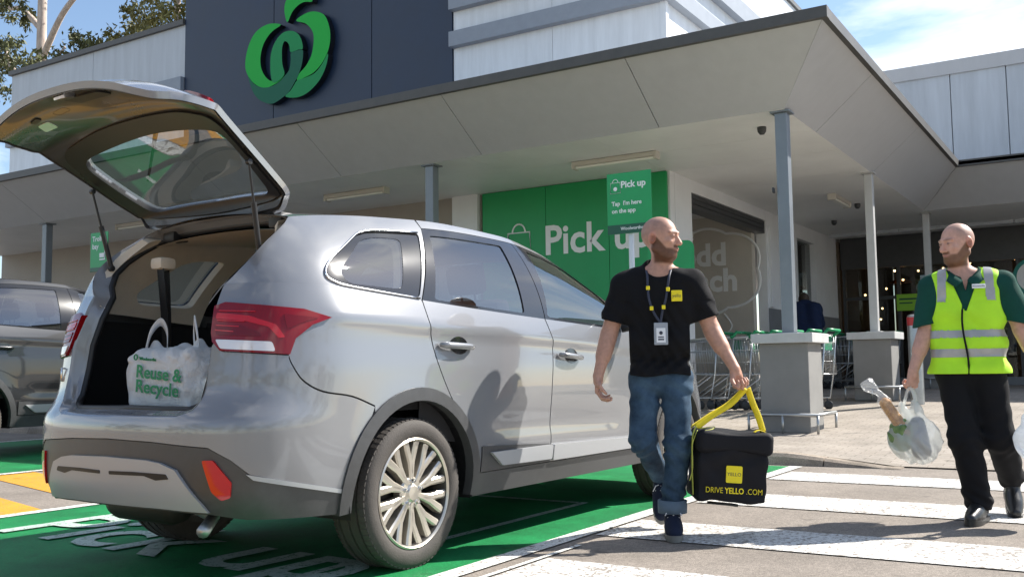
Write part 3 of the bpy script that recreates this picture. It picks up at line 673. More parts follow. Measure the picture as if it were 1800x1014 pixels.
        # front fender, bumper, headlight
        f = [(2.412, 1.165), (2.8, 1.115), (3.27, 1.05), (3.67, .975), (3.89, .93), (3.67, .85), (3.57, .70), (3.49, .55)]+arc(2.94, .357, .494, 22, 151, 16)+[(2.46, .76), (2.465, .85), (2.448, 1.05)]
        sk('front_fender', f, LBs, paint)
        fb = [(3.675, .845), (4.02, .86), (4.32, .78), (UMAX, .76), (UMAX, .26), (4.27, .25), (3.57, .28)]+arc(2.94, .357, .494, -6, 22, 6)+[(3.505, .55), (3.58, .70)]
        sk('front_bumper', fb, LBs, paint)
        sk('headlight', rpoly([(3.89, .925), (3.68, .852), (4.02, .866), (4.29, .80), (4.37, .85), (4.12, .92)], .02), LBs, M_clear, off=-.004)
        sk('grille', rpoly([(4.39, .85), (4.33, .79), (UMAX, .77), (UMAX, .88)], .005), LBs, M_gloss, off=.01)
        sk('sill_cladding', [(.49, .398), (2.43, .398), (2.49, .318), (2.47, .29), (.455, .285), (.47, .36)], LBs, M_clad, off=-.002, lip=.06)
        # inner black shell behind the shut lines
        hole1 = arc(0, .357, .49, 0, 360, 40)[:-1]; hole2 = arc(2.94, .357, .49, 0, 360, 40)[:-1]
        sk('inner_shell', [(-1.12, .85), (-1.0, 1.22), (0, 1.20), (1.2, 1.16), (2.5, 1.12), (3.6, .9), (3.6, .42), (3.47, .40), (2.4, .41), (.5, .41), (-.6, .45), (-1.12, .62)], LBs, M_blackpl, [hole1, hole2], off=.03, lip=0, step=.08)
        # wheel housings
        for s0 in (0, 2.94):
            wl = MB(); n = 24; vs = []; 
            for i in range(n+1):
                a = R(-10+200*i/n)
                for xx in (.88, .58): vs.append((-xx if mir else xx, s0+.44*math.cos(a), .357+.44*math.sin(a)))
            wl.add(vs, [(2*i, 2*i+1, 2*i+3, 2*i+2) for i in range(n)])
            wl.add([(-.58 if mir else .58, s0+.44*math.cos(R(-10+200*i/n)), .357+.44*math.sin(R(-10+200*i/n))) for i in range(n+1)], [tuple(range(n+1))])
            wl.build('wheel_housing', M_blackpl, E)
        # glass house
        dp = [(-1.155, 0), (-1.08, .18), (-.95, .41), (-.86, .62), (-.76, .80), (-.64, 1)]+[(u, 1) for u in np.linspace(-.55, .32, 8)]+[(.325, .88), (.21, .45), (.098, 0)]
        sk('rear_pillar', dp, GH, paint, [QWIN])
        sk('quarter_window_frame', QWIN, GH, M_gloss, [QGL], off=.006, step=.04)
        sk('quarter_glass', QGL, GH, M_carglass, off=.008, lip=0)
        path = [GH(u, t, -.004) for u, t in [(.265, .815), (0, .80), (-.128, .775), (-.17, .75), (-.22, .71), (-.34, .53), (-.45, .36), (-.51, .21), (-.515, .10), (-.47, .04), (-.39, .012), (-.15, .010), (.085, .012)]]
        if mir: path = [(-p[0], p[1], p[2]) for p in path]
        MB().tube(cpoly(path, 3, False), .0052, 6).build('window_trim', M_chrome, E, True)
        sk('door_window_frame', [(.107, 0), (.21, .40), (.332, .885), (.8, .91), (1.325, .925), (1.26, .45), (1.199, 0)], GH, M_gloss, [RWIN], off=.002)
        sk('door_window_frame', [(1.207, 0), (1.268, .45), (1.333, .925), (2.09, .958), (2.34, .70), (2.32, .3), (2.29, 0)], GH, M_gloss, [FWIN], off=.002)
        sk('door_glass', RWIN, GH, M_carglass, off=.008, lip=0); sk('door_glass', FWIN, GH, M_carglass, off=.008, lip=0)
        sk('roof_side_rail', [(.333, .89), (.8, .915), (1.33, .93), (2.10, .965), (2.355, .71), (2.335, .3), (2.30, 0), (2.45, 0), (2.45, .5), (2.45, 1)]+[(u, 1) for u in np.linspace(2.3, .333, 12)], GH, paint)
        # mirror
        mm = MB(); c0 = GH(2.12, .03, -.02); sg = -1 if mir else 1
        mm.tube([(sg*c0[0], c0[1], c0[2]-.01), (sg*(c0[0]+.09), c0[1]+.03, c0[2]+.0)], [.03, .022], 8)
        mo = mm.build('mirror', M_blackpl, E, True)
        bm = bmesh.new(); bmesh.ops.create_icosphere(bm, subdivisions=3, radius=1)
        for v in bm.verts: v.co = Vector((sg*(c0[0]+.17+.115*v.co.x), c0[1]+.03+(.06*v.co.y if v.co.y > 0 else .02*v.co.y), c0[2]+.045+.075*v.co.z))
        me = bpy.data.meshes.new('mirror_housing'); bm.to_mesh(me); bm.free(); link('mirror_housing', me, paint, mo, True)
        # interior side trims
        sk('cargo_side_trim', [(-1.10, .74), (-1.12, 1.0), (-1.12, 1.19), (-.6, 1.2), (.2, 1.19), (.9, 1.15), (.9, .74)], LBs, M_carpet, off=.10, lip=0, step=.07)
        sk('pillar_trim', [(-1.13, -.10), (-1.05, .20), (-.93, .41), (-.84, .62), (-.77, .84), (-.74, 1), (.3, 1), (.3, .88), (.10, .3), (.06, -.10)], GH, M_beige, [QGL], off=.075, lip=-.05, step=.06)
        sk('door_inner_trim', [(.1, .60), (.1, 1.22), (1.2, 1.18), (2.3, 1.14), (2.3, .55), (.5, .55)], LBs, M_seat, off=.09, lip=0, step=.1)
    # roof, windscreen, bonnet
    def rows(path, bulge, n=14):
        vs = []; fs = []
        for (w_, s_, z_), (bz, bs) in zip(path, bulge):
            for k in range(-n, n+1):
                q = k/n; vs.append((w_*q, s_+bs*(1-q*q), z_+bz*(1-abs(q)**2.2)))
        m_ = 2*n+1
        fs = [(i*m_+j, i*m_+j+1, (i+1)*m_+j+1, (i+1)*m_+j) for i in range(len(path)-1) for j in range(m_-1)]
        mb = MB(); mb.add(vs, fs); return mb
    us = np.linspace(-.62, 1.78, 26); pth = [(float(r_w(u)), float(r_s(u)), float(r_z(u))) for u in us]
    part('roof', rows(pth, [(.045, -.05*sst(-.1, -.62, u)+.10*sst(1.0, 1.78, u)) for u in us]), paint)
    part('headliner', rows([(w_-.05, s_+.03, z_-.055) for w_, s_, z_ in pth], [(.03, 0) for u in us]), M_beige)
    us2 = np.linspace(1.79, 2.45, 10); pth2 = [(float(r_w(u)), float(r_s(u)), float(r_z(u))) for u in us2]+[tuple(GH(2.45, t)) for t in (.8, .6, .4, .2, .03)]
    part('windscreen', rows(pth2, [(.045-.002*i, .10+.01*i) for i in range(len(pth2))]), M_carglass)
    hp = [tuple(LB(u, z)) for u, z in ((2.42, 1.16), (2.8, 1.118), (3.27, 1.053), (3.67, .978), (3.89, .933))]
    hp = hp+[(hp[-1][0]*.9, hp[-1][1]+.12, hp[-1][2]-.03)]
    part('bonnet', rows(hp, [(.07, .22), (.085, .2), (.09, .18), (.085, .17), (.06, .17), (.02, .16)]), paint)
    # underbody, cargo floor, seats
    MB().bbox((-.66, -.70, .30), (.66, 3.45, .42), .03).build('underbody', M_blackpl, E)
    MB().bbox((-.64, -.85, .66), (.64, .32, .735), .02).build('cargo_floor', M_carpet, E)
    MB().bbox((-.50, -.975, .66), (.50, -.87, .748), .02).build('sill_scuff_plate', M_blackpl, E)
    mu = MB(); mu.lathe([(.001, -.26), (.07, -.25), (.085, -.2), (.085, .2), (.07, .25), (.001, .26)], 20, 'x', (-.28, -.62, .30)); mu.build('muffler', M_rimd, E, True)
    MB().tube([(.05, -.60, .30), (.30, -.70, .29), (.52, -.93, .275)], .028, 10).build('tailpipe', M_galv, E, True)
    MB().tube([(-.7, 0, .30), (.7, 0, .30)], .035, 8).build('axle', M_rimd, E, True); MB().tube([(-.7, 2.94, .30), (.7, 2.94, .30)], .035, 8).build('axle', M_rimd, E, True)
    def seat(x, y, w, name='seat', h=.60):
        st = MB(); st.bbox((x-w/2, y, .58), (x+w/2, y+.50, .80), .06); so_ = st.build(name, M_seat, E, True, 40)
        bk = MB(); bk.bbox((x-w/2, -.06, 0), (x+w/2, .08, h), .05); o = bk.build('backrest', M_seat, so_, True, 40); o.location = (0, y, .76); o.rotation_euler = (R(14), 0, 0)
        for k in ([0] if w < .6 else [-.33*w, .33*w]):
            hd = MB(); hd.bbox((x+k-.12, -.05, h+.04), (x+k+.12, .06, h+.22), .04); hd.tube([(x+k-.05, 0, h-.05), (x+k-.05, 0, h+.1)], .007, 6).tube([(x+k+.05, 0, h-.05), (x+k+.05, 0, h+.1)], .007, 6)
            ho = hd.build('headrest', M_seat, so_, True, 40); ho.location = (0, y, .76); ho.rotation_euler = (R(14), 0, 0)
    seat(0, .42, 1.22, 'rear_seat', .46); seat(.36, 1.28, .5); seat(-.36, 1.28, .5)
    db = MB(); db.bbox((-.72, 2.1, .75), (.72, 2.45, 1.1), .06); db.build('dashboard', M_blackpl, E, True, 40)
    sw = MB(); sw.tube([(.36+.185*math.cos(t), 1.98+.05*math.sin(t), 1.02+.17*math.sin(t)) for t in np.linspace(0, 2*math.pi, 24, endpoint=False)], .014, 6, closed=True); sw.build('steering_wheel', M_blackpl, E, True)
    # wheels
    for sx in (1, -1):
        for s0 in (0, 2.94):
            W_ = empty('wheel', (sx*.775, s0, .352), 0 if sx > 0 else math.pi); W_.parent = E
            ty = MB(); hw = .113; prof = [(.252, -.10), (.276, -hw), (.318, -hw), (.338, -.104), (.349, -.088)]
            for g in (-.058, 0, .058):
                prof += [(.3515, g-.022), (.352, g-.008), (.342, g-.007), (.342, g+.007), (.352, g+.008)]
            prof += [(.349, .088), (.340, .103), (.322, hw), (.300, .1165), (.276, hw), (.260, .105), (.252, .096)]
            ty.lathe(prof, 72, 'x'); t_ = ty.build('tyre', M_tyre, W_); clean(t_, 40)
            tb = MB()
            for k in range(72):       # shoulder tread blocks
                for sd_ in (-1, 1):
                    a = 2*math.pi*(k+.5*(sd_ > 0))/72; c_, q_ = math.cos(a), math.sin(a); tx, tz = -q_, c_
                    def pt(x_, r_, dt): return (x_, r_*c_+dt*tx, r_*q_+dt*tz)
                    x0, x1 = sd_*.066, sd_*.100
                    tb.add([pt(x0, .348, -.010), pt(x1, .341, -.010), pt(x1, .341, .010), pt(x0, .348, .010), pt(x0, .3545, -.010), pt(x1, .3475, -.010), pt(x1, .3475, .010), pt(x0, .3545, .010)], [(0, 1, 2, 3), (7, 6, 5, 4), (0, 4, 5, 1), (1, 5, 6, 2), (2, 6, 7, 3), (3, 7, 4, 0)])
            tbo = tb.build('tread_blocks', M_tyre, W_); tbo['kind'] = 'stuff'
            rm = MB(); rm.lathe([(.2, -.10), (.236, -.10), (.236, .085), (.2405, .098), (.2415, .107), (.236, .111), (.229, .106), (.224, .092), (.212, .02), (.2, -.10)], 64, 'x'); r_o = rm.build('rim', M_rimd, W_); clean(r_o, 40); lp = MB().lathe([(.224, .088), (.229, .107), (.236, .1125), (.2425, .108), (.2415, .097), (.232, .088)], 64, 'x', closed=True).build('rim_lip', M_rim, W_); clean(lp, 40)
            MB().lathe([(.001, -.02), (.15, -.02), (.15, .0), (.06, .012), (.001, .012)], 40, 'x').build('brake_disc', M_rimd, W_, True)
            MB().lathe([(.2, -.06), (.19, -.05), (.001, -.05)], 40, 'x').build('wheel_back', M_blackpl, W_)
            for k in range(10):
                a0 = R(36*k+90)
                for d_ in (-1, 1):
                    sp = MB(); rad = [.045, .085, .135, .19, .228]; xs_ = [.088, .090, .090, .093, .098]; an = [0, R(1.5)*d_, R(4.5)*d_, R(7.2)*d_, R(8.2)*d_]
                    an = [R(3)*d_, R(2.6)*d_, R(3.2)*d_+R(.5), R(7.6)*d_+R(1.5), R(9.4)*d_+R(2)]
                    wd = [.010, .0125, .0165, .018, .0195]; vs = []
                    for r_, x_, an_, w_ in zip(rad, xs_, an, wd):
                        a = a0+an_; c_, q_ = math.cos(a), math.sin(a)
                        for (dt, dx) in ((-w_, -.045), (-w_, -.006), (-w_*.55, 0), (w_*.55, 0), (w_, -.006), (w_, -.045)):
                            vs.append((x_+dx, r_*c_-dt*q_, r_*q_+dt*c_))
                    fs = [(i*6+j, i*6+j+1, (i+1)*6+j+1, (i+1)*6+j) for i in range(4) for j in range(5)]
                    sp.add(vs, fs); so_ = sp.build('spoke', M_rim, W_); clean(so_, 30)
            MB().lathe([(.078, .04), (.078, .078), (.07, .086), (.045, .088), (.038, .095), (.034, .099), (.001, .101)], 28, 'x').build('hub', M_rim, W_, True, 40)
            for k in range(5):
                a = R(72*k+90); MB().lathe([(.013, .07), (.013, .088), (.0105, .0885), (.009, .104), (.001, .105)], 6, 'x', (0, .057*math.cos(a), .057*math.sin(a))).build('wheel_nut', M_chrome, W_)
    for o_ in [c for q in E.children if q.name.startswith('wheel') and q.type == 'EMPTY' for c in q.children]:
        if o_.name.split('.')[0] in ('rim', 'rim_lip', 'spoke', 'wheel_back'): o_.scale = (1, 1.068, 1.068)
    # tailgate
    H = np.array([-.43, 1.672]); al = R(-97) if gate_open else 0
    pr = np.array([(-.43, 1.672), (-.515, 1.664), (-.575, 1.614), (-.64, 1.494), (-.72, 1.344), (-.80, 1.195), (-.850, 1.10), (-.86, 1.0), (-.845, .86), (-.79, .715)])
    pr = np.array(cpoly(pr, 8, False)); al_ = np.r_[0, np.cumsum(np.hypot(*np.diff(pr, axis=0).T))]
    tg_ = np.gradient(pr, axis=0); tg_ /= np.hypot(tg_[:, 0], tg_[:, 1])[:, None]; nn = np.c_[-tg_[:, 1], tg_[:, 0]]   # inward (forward) normal
    if nn[len(nn)//2][0] < 0: nn = -nn
    Lg = al_[-1]
    def GT(a, w_, off=0.0):
        a = np.asarray(a, float); w_ = np.asarray(w_, float)
        s = np.interp(a, al_, pr[:, 0]); z = np.interp(a, al_, pr[:, 1]); n0 = np.interp(a, al_, nn[:, 0]); n1 = np.interp(a, al_, nn[:, 1])
        k = off+.075*(np.abs(w_)/.6)**2.4*(1+.5*a)
        s = s+n0*k; z = z+n1*k
        ds, dz = s-H[0], z-H[1]; c, q = math.cos(al), math.sin(al)
        return np.stack([w_, H[0]+c*ds-q*dz, H[1]+q*ds+c*dz], -1)
    G_ = empty('tailgate'); G_.parent = E
    def gp(nm, poly, m, holes=(), **k):
        mb = skin(poly, GT, holes, **k); o = mb.build(nm, m, G_, fix=False); clean(o, 35); return o
    ow = [(0, .51), (.10, .55), (.30, .59), (.58, .635), (.70, .66), (.82, .67), (.95, .655), (Lg-.03, .60), (Lg, .52)]
    outl = rpoly(ow+[(a, -w_) for a, w_ in ow[::-1]], .03)
    gl = rpoly([(.135, .44), (.36, .50), (.575, .53), (.60, 0), (.575, -.53), (.36, -.50), (.135, -.44), (.125, 0)], .08)
    o = gp('gate_outer_skin', outl, paint, [gl], lip=.03)
    inn = [(a+.012 if a < .1 else a-.004, w_-.012) for a, w_ in ow]
    # inner panel: painted metal, then the black trim ring round the glass
    gp('gate_inner_panel', rpoly(inn+[(a, -w_) for a, w_ in inn[::-1]], .03), M_gatein if gate_open else paint, [rpoly([(.08, .50), (.60, .565), (.62, 0), (.60, -.555), (.10, -.48), (.09, 0)], .08)], off=.031, lip=.004)
    gl2 = [(x+(.004 if x < .4 else -.004), y*.985) for x, y in gl]
    ring_o = rpoly([(.055, .505), (.30, .55), (.655, .585), (.69, .3), (.695, 0), (.69, -.3), (.655, -.585), (.30, -.55), (.055, -.505), (.04, 0)], .08)
    gp('gate_trim', ring_o, M_blackpl, [gl], off=.044, lip=-.028)
    gp('gate_glass', gl2, M_gateglass, off=.022, lip=0)
    for sg in (1, -1):
        gp('gate_lamp', [(x, sg*y) for x, y in rpoly([(.665, .45), (.70, .60), (.80, .626), (.83, .60), (.80, .44), (.72, .40)], .03)], M_red, off=-.012, lip=.035)
        gp('gate_hole', [(x, sg*y) for x, y in rpoly([(.80, .46), (.80, .52), (.85, .53), (.86, .47)], .018)], M_blackpl, off=.030, lip=.002, step=.02)
        gp('gate_bump_stop', [(x, sg*y) for x, y in rpoly([(.95, .40), (.95, .45), (.99, .45), (.99, .40)], .012)], M_blackpl, off=.037, lip=-.006, step=.02)
    gp('gate_hole', rpoly([(.90, -.33), (.90, -.24), (.945, -.24), (.945, -.33)], .015), M_blackpl, off=.030, lip=.002, step=.02)
    gp('gate_pull', rpoly([(.93, -.12), (.93, .12), (1.02, .12), (1.02, -.12)], .02), M_blackpl, off=.040, lip=-.01, step=.03)
    gp('gate_latch', rpoly([(1.06, -.04), (1.06, .04), (Lg-.02, .04), (Lg-.02, -.04)], .008), M_chrome, off=.05, lip=-.02, step=.02)
    gp('gate_lamp_lens', rpoly([(.86, -.50), (.84, -.43), (.91, -.41), (.93, -.47)], .015), M_clear, off=.034, lip=-.006, step=.02)
    wa = GT(.60, 0.0, -.02); wb = GT(.32, -.36, -.012); MB().tube([tuple(wa), tuple((wa+wb)/2+GT(.4, -.1, -.03)*0), tuple(wb)], [.014, .009, .006], 6).build('wiper', M_blackpl, G_, True)
    for sg in (1, -1):
        MB().bbox((sg*.40-.045, -.45, 1.61), (sg*.40+.045, -.35, 1.685), .015).build('gate_hinge', M_blackpl, E, True, 40)
        if gate_open:
            p0 = GT(.42, sg*.585, .065); p1 = GH(-.93, .52, .05)*np.array([sg, 1, 1]); mid = p1+(p0-p1)*.55
            st = MB(); st.tube([tuple(p1), tuple(mid)], .0125, 10); st.tube([tuple(mid), tuple(p0)], .0055, 8); st.lathe([(.001, -.012), (.015, -.01), (.015, .01), (.001, .012)], 10, 'x', tuple(p1)); st.lathe([(.001, -.012), (.013, -.01), (.013, .01), (.001, .012)], 10, 'x', tuple(p0))
            st.build('gas_strut', M_blackpl, E, True, 40)
    # frame of the rear opening
    half = [LB(u, z) for u, z in ((UMIN+.02, .742), (-1.5, .742), (-1.27, .747), (-1.20, .77), (-1.172, .81), (-1.155, .94), (-1.15, 1.06), (-1.157, 1.2))]+[GH(u, t) for u, t in ((-1.155, .0), (-1.08, .18), (-.95, .41), (-.86, .62), (-.76, .80), (-.65, .97))]+[np.array(p_) for p_ in ((.46, -.475, 1.665), (.3, -.49, 1.678), (.12, -.50, 1.684))]
    half = [np.array(p_, float) for p_ in half]
    loop = half+[p_*np.array([-1, 1, 1]) for p_ in half[::-1]]
    cen = np.array([0, -.75, 1.2]); rings = []
    for (inset, fwd) in ((0, 0), (.012, .012), (.016, .05), (.030, .062), (.034, .08)):
        rg = []
        for p_ in loop:
            d_ = (cen-p_)*np.array([1, 0, 1]); d_ /= np.linalg.norm(d_)+1e-9
            q = p_+d_*inset+np.array([0, fwd, 0]); rg.append(q)
        rings.append(rg)
    jm = MB(); n = len(loop); vs = [tuple(q) for rg in rings for q in rg]
    jm.add(vs, [(i*n+j, i*n+(j+1) % n, (i+1)*n+(j+1) % n, (i+1)*n+j) for i in range(len(rings)-1) for j in range(n)])
    clean(jm.build('opening_frame', paint, E), 45)
    sealp = [tuple(q+np.array([0, .005, 0])) for q in rings[-1]]
    MB().tube(sealp, .016, 8, closed=True).build('opening_seal', M_blackpl, E, True)
    if gate_open:
        lt = MB(); lt.tube([(-.60, -.86, .90), (-.60, -.895, .90), (-.60, -.895, .96), (-.60, -.86, .96)], .006, 6); lt.build('latch_striker', M_chrome, E, True)
        # third-row seat belt hanging from the left rear pillar
        for (a, b) in (((-.395, -.50, 1.475), (-.34, -.48, .76)), ((-.43, -.44, 1.47), (-.455, -.40, .78))):
            A, B_ = Vector(a), Vector(b); vs = []
            for q in np.linspace(0, 1, 7):
                p_ = A.lerp(B_, q)+Vector((.012*math.sin(q*math.pi), 0, 0)); vs += [tuple(p_+Vector((-.024, 0, 0))), tuple(p_+Vector((.024, .004, 0))), tuple(p_+Vector((.024, .007, 0))), tuple(p_+Vector((-.024, .003, 0)))]
            bl = MB(); bl.add(vs, [(i*4+j, i*4+(j+1) % 4, i*4+4+(j+1) % 4, i*4+4+j) for i in range(6) for j in range(4)]+[(0, 1, 2, 3), (27, 26, 25, 24)])
            bl.build('seat_belt', M_blackpl, E, True, 40)
        an = MB(); an.bbox((-.455, -.52, 1.46), (-.36, -.42, 1.525), .025); an.build('belt_anchor', M_beige, E, True, 40)
    return E
th = R(2)
CAR = make_car('silver_suv', (-3.7745, 3.7409, 0), -th, M_silver, True, 'silver SUV with its tailgate raised open, parked in the green pick-up bay', 'car')
CAR2 = make_car('dark_suv', (-11.75, 5.95, 0), R(-1), M_brown, False, 'dark brown grey SUV in the next bay, half hidden behind the silver one', 'car')
CAR2.scale = (1.08, 1.08, 1.19)
# ------------------------------------------------------------------ people: one continuous skin each, grown from a distance field
def surfnet(D, org, h):
    S = D < 0; nx, ny, nz = D.shape
    cs = [(i, j, k) for i in (0, 1) for j in (0, 1) for k in (0, 1)]
    sl = lambda c: (slice(c[0], nx-1+c[0]), slice(c[1], ny-1+c[1]), slice(c[2], nz-1+c[2]))
    cnt = sum(S[sl(c)].astype(np.int8) for c in cs); act = (cnt > 0) & (cnt < 8)
    I = np.argwhere(act); idx = -np.ones(act.shape, np.int64); idx[act] = np.arange(len(I))
    acc = np.zeros((len(I), 3)); num = np.zeros(len(I))
    for a in cs:
        for ax in range(3):
            if a[ax]: continue
            b = list(a); b[ax] = 1
            da = D[I[:, 0]+a[0], I[:, 1]+a[1], I[:, 2]+a[2]]; db = D[I[:, 0]+b[0], I[:, 1]+b[1], I[:, 2]+b[2]]
            m = (da < 0) != (db < 0); t = np.where(m, da/np.where(m, da-db, 1), 0)
            P = I+np.array(a, float); P[:, ax] += t; acc[m] += P[m]; num[m] += 1
    V = acc/num[:, None]*h+np.array(org); F = []
    for ax in range(3):
        o1, o2 = [(1, 2), (2, 0), (0, 1)][ax]
        lo = [slice(1, None)]*3; 
        A = [slice(1, n-1) for n in D.shape]; A[ax] = slice(0, D.shape[ax]-1); Bs = list(A); Bs[ax] = slice(1, D.shape[ax])
        sa, sb = S[tuple(A)], S[tuple(Bs)]; ch = np.argwhere(sa != sb); st = sa[tuple(ch.T)]
        g = ch+np.array([0 if i == ax else 1 for i in range(3)])
        def cell(d1, d2):
            q = g.copy(); q[:, o1] -= d1; q[:, o2] -= d2; return idx[tuple(q.T)]
        q = np.stack([cell(0, 0), cell(1, 0), cell(1, 1), cell(0, 1)], 1); q[~st] = q[~st][:, ::-1]; F.append(q)
    return V, np.concatenate(F)
def npmesh(name, V, F):
    me = bpy.data.meshes.new(name); me.vertices.add(len(V)); me.vertices.foreach_set('co', np.asarray(V, np.float32).ravel())
    me.loops.add(F.size); me.loops.foreach_set('vertex_index', F.astype(np.int32).ravel()); me.polygons.add(len(F))
    me.polygons.foreach_set('loop_start', np.arange(0, F.size, 4, dtype=np.int32)); me.polygons.foreach_set('loop_total', np.full(len(F), 4, np.int32))
    me.polygons.foreach_set('use_smooth', [True]*len(F)); me.update(calc_edges=True); return me
def smin(a, b, k):
    if k <= 0: return np.minimum(a, b)
    h = np.clip(.5+.5*(b-a)/k, 0, 1); return b*(1-h)+a*h-k*h*(1-h)
class Field:
    def __init__(s, lo, hi, h):
        s.h = h; s.o = np.array(lo, float); n = np.ceil((np.array(hi)-s.o)/h).astype(int)+1
        s.ax = [s.o[i]+h*np.arange(n[i]) for i in range(3)]; s.D = np.full(n, .2, np.float32)
    def _loc(s, lo, hi):
        sl = []
        for i in range(3):
            a = int(max(0, np.floor((lo[i]-s.o[i])/s.h))); b = int(min(len(s.ax[i]), np.ceil((hi[i]-s.o[i])/s.h)+1)); sl.append(slice(a, max(a, b)))
        return tuple(sl), np.meshgrid(*[s.ax[i][sl[i]] for i in range(3)], indexing='ij', sparse=True)
    def put(s, d, sl, k, op='u'):
        if op == 'u': s.D[sl] = smin(s.D[sl], d.astype(np.float32), k)
        else: s.D[sl] = -smin(-s.D[sl], d.astype(np.float32), k)
    def cone(s, a, b, r1, r2, k=.02, sy=1.0, op='u'):
        """tapered capsule; sy flattens it front to back"""
        a, b = np.array(a, float), np.array(b, float); m = max(r1, r2)+k*2+.03
        sl, (X, Y, Z) = s._loc(np.minimum(a, b)-m, np.maximum(a, b)+m); d = b-a; L = max(d@d, 1e-9)
        px, py, pz = X-a[0], Y-a[1], Z-a[2]; t = np.clip((px*d[0]+py*d[1]+pz*d[2])/L, 0, 1)
        s.put(np.sqrt((px-t*d[0])**2+((py-t*d[1])/sy)**2+(pz-t*d[2])**2)-(r1+(r2-r1)*t), sl, k, op); return s
    def ell(s, c, r, k=.02, yaw=0.0, op='u', pitch=0.0):
        c, r = np.array(c, float), np.array(r, float); m = r.max()+k*2+.03
        sl, (X, Y, Z) = s._loc(c-m, c+m); x, y, z = X-c[0], Y-c[1], Z-c[2]
        ca, sa = math.cos(yaw), math.sin(yaw); x, y = ca*x+sa*y, -sa*x+ca*y
        if pitch: cp, sp = math.cos(pitch), math.sin(pitch); y, z = cp*y+sp*z, -sp*y+cp*z
        q = np.sqrt((x/r[0])**2+(y/r[1])**2+(z/r[2])**2); g = np.sqrt((x/r[0]**2)**2+(y/r[1]**2)**2+(z/r[2]**2)**2)+1e-6
        s.put(q*(q-1)/g, sl, k, op); return s
    def slab(s, f):
        """keep only where f(X,Y,Z) < 0"""
        X, Y, Z = np.meshgrid(*s.ax, indexing='ij', sparse=True); s.D = np.maximum(s.D, np.asarray(f(X, Y, Z), np.float32)); return s
    def folds(s, f):
        X, Y, Z = np.meshgrid(*s.ax, indexing='ij', sparse=True); m = np.abs(s.D) < .05; s.D += np.where(m, f(X, Y, Z), 0).astype(np.float32); return s
    def mesh(s, name):
        V, F = surfnet(s.D, s.o, s.h)
        return V, F
def body_part(name, fld, m, parent, colour=None):
    V, F = fld.mesh(name)
    me = npmesh(name, V, F)
    if colour is not None:
        at = me.color_attributes.new('tone', 'FLOAT_COLOR', 'POINT'); c = np.ones((len(V), 4), np.float32); c[:, :3] = colour(V); at.data.foreach_set('color', c.ravel())
    o = link(name, me, m, parent)
    sm = o.modifiers.new('relax', 'SMOOTH'); sm.iterations = 2; sm.factor = .5
    return o
def skinmat(name):
    m = mat(name, (.5, .3, .22), .5, spec=.4); t = m.node_tree; b = t.nodes['Principled BSDF']
    a = t.nodes.new('ShaderNodeVertexColor'); a.layer_name = 'tone'
    n = t.nodes.new('ShaderNodeTexNoise'); n.inputs['Scale'].default_value = 45; n.inputs['Detail'].default_value = 6
    co = t.nodes.new('ShaderNodeTexCoord'); t.links.new(co.outputs['Object'], n.inputs['Vector'])
    mr = t.nodes.new('ShaderNodeMapRange'); mr.inputs[3].default_value = .70; mr.inputs[4].default_value = 1.28; t.links.new(n.outputs['Fac'], mr.inputs[0])
    sc = t.nodes.new('ShaderNodeVectorMath'); sc.operation = 'SCALE'; t.links.new(a.outputs[0], sc.inputs[0]); t.links.new(mr.outputs[0], sc.inputs['Scale']); t.links.new(sc.outputs[0], b.inputs['Base Color'])
    b.inputs['Subsurface Weight'].default_value = .12; b.inputs['Subsurface Radius'].default_value = (.012, .005, .003); b.inputs['Subsurface Scale'].default_value = 1.0
    return m
M_skin = skinmat('skin')
def rot2(x, y, a): return math.cos(a)*x-math.sin(a)*y, math.sin(a)*x+math.cos(a)*y
HS = 1.07
def head(f, c, yaw, nod=0.0):
    """head with face towards -y, turned by yaw; c is the middle of the head"""
    def P(x, y, z):
        y, z = rot2(y*HS, z*HS, nod); x, y = rot2(x*HS, y, yaw); return (c[0]+x, c[1]+y, c[2]+z)
    E = lambda p, r, k, op='u': f.ell(P(*p), tuple(q*HS for q in r), k, yaw, op, nod)
    E((0, .012, .028), (.076, .096, .090), .02)            # cranium
    E((0, -.022, -.030), (.062, .072, .085), .03)          # face
    E((0, -.046, -.083), (.040, .042, .034), .03)          # chin
    for q in (-1, 1): f.cone(P(q*.052, .010, -.055), P(q*.026, -.062, -.092), .022, .016, .025)     # jaw
    f.cone(P(0, -.089, .012), P(0, -.108, -.022), .009, .0135, .012); E((0, -.106, -.026), (.017, .012, .010), .008)   # nose
    for q in (-1, 1):
        E((q*.014, -.100, -.029), (.008, .009, .007), .006)
        E((q*.033, -.086, .012), (.018, .014, .013), .010, 's')       # eye sockets
        E((q*.032, -.079, .010), (.014, .012, .011), .004)            # eyes
        f.cone(P(q*.012, -.090, .032), P(q*.052, -.072, .030), .009, .007, .014)      # brow
        E((q*.046, -.062, -.018), (.018, .018, .014), .02)            # cheek
        E((q*.079, .018, -.002), (.010, .022, .034), .006); E((q*.085, .012, .0), (.006, .011, .018), .005, 's')         # ear
    E((0, -.091, -.052), (.024, .012, .006), .006); E((0, -.088, -.063), (.020, .012, .006), .006); E((0, -.101, -.0575), (.022, .008, .0022), .003, 's')
    f.cone((c[0]+.01*math.sin(yaw), c[1]+.022, c[2]-.06), (c[0]*.5, c[1]+.055, c[2]-.205), .055, .066, .03)          # neck
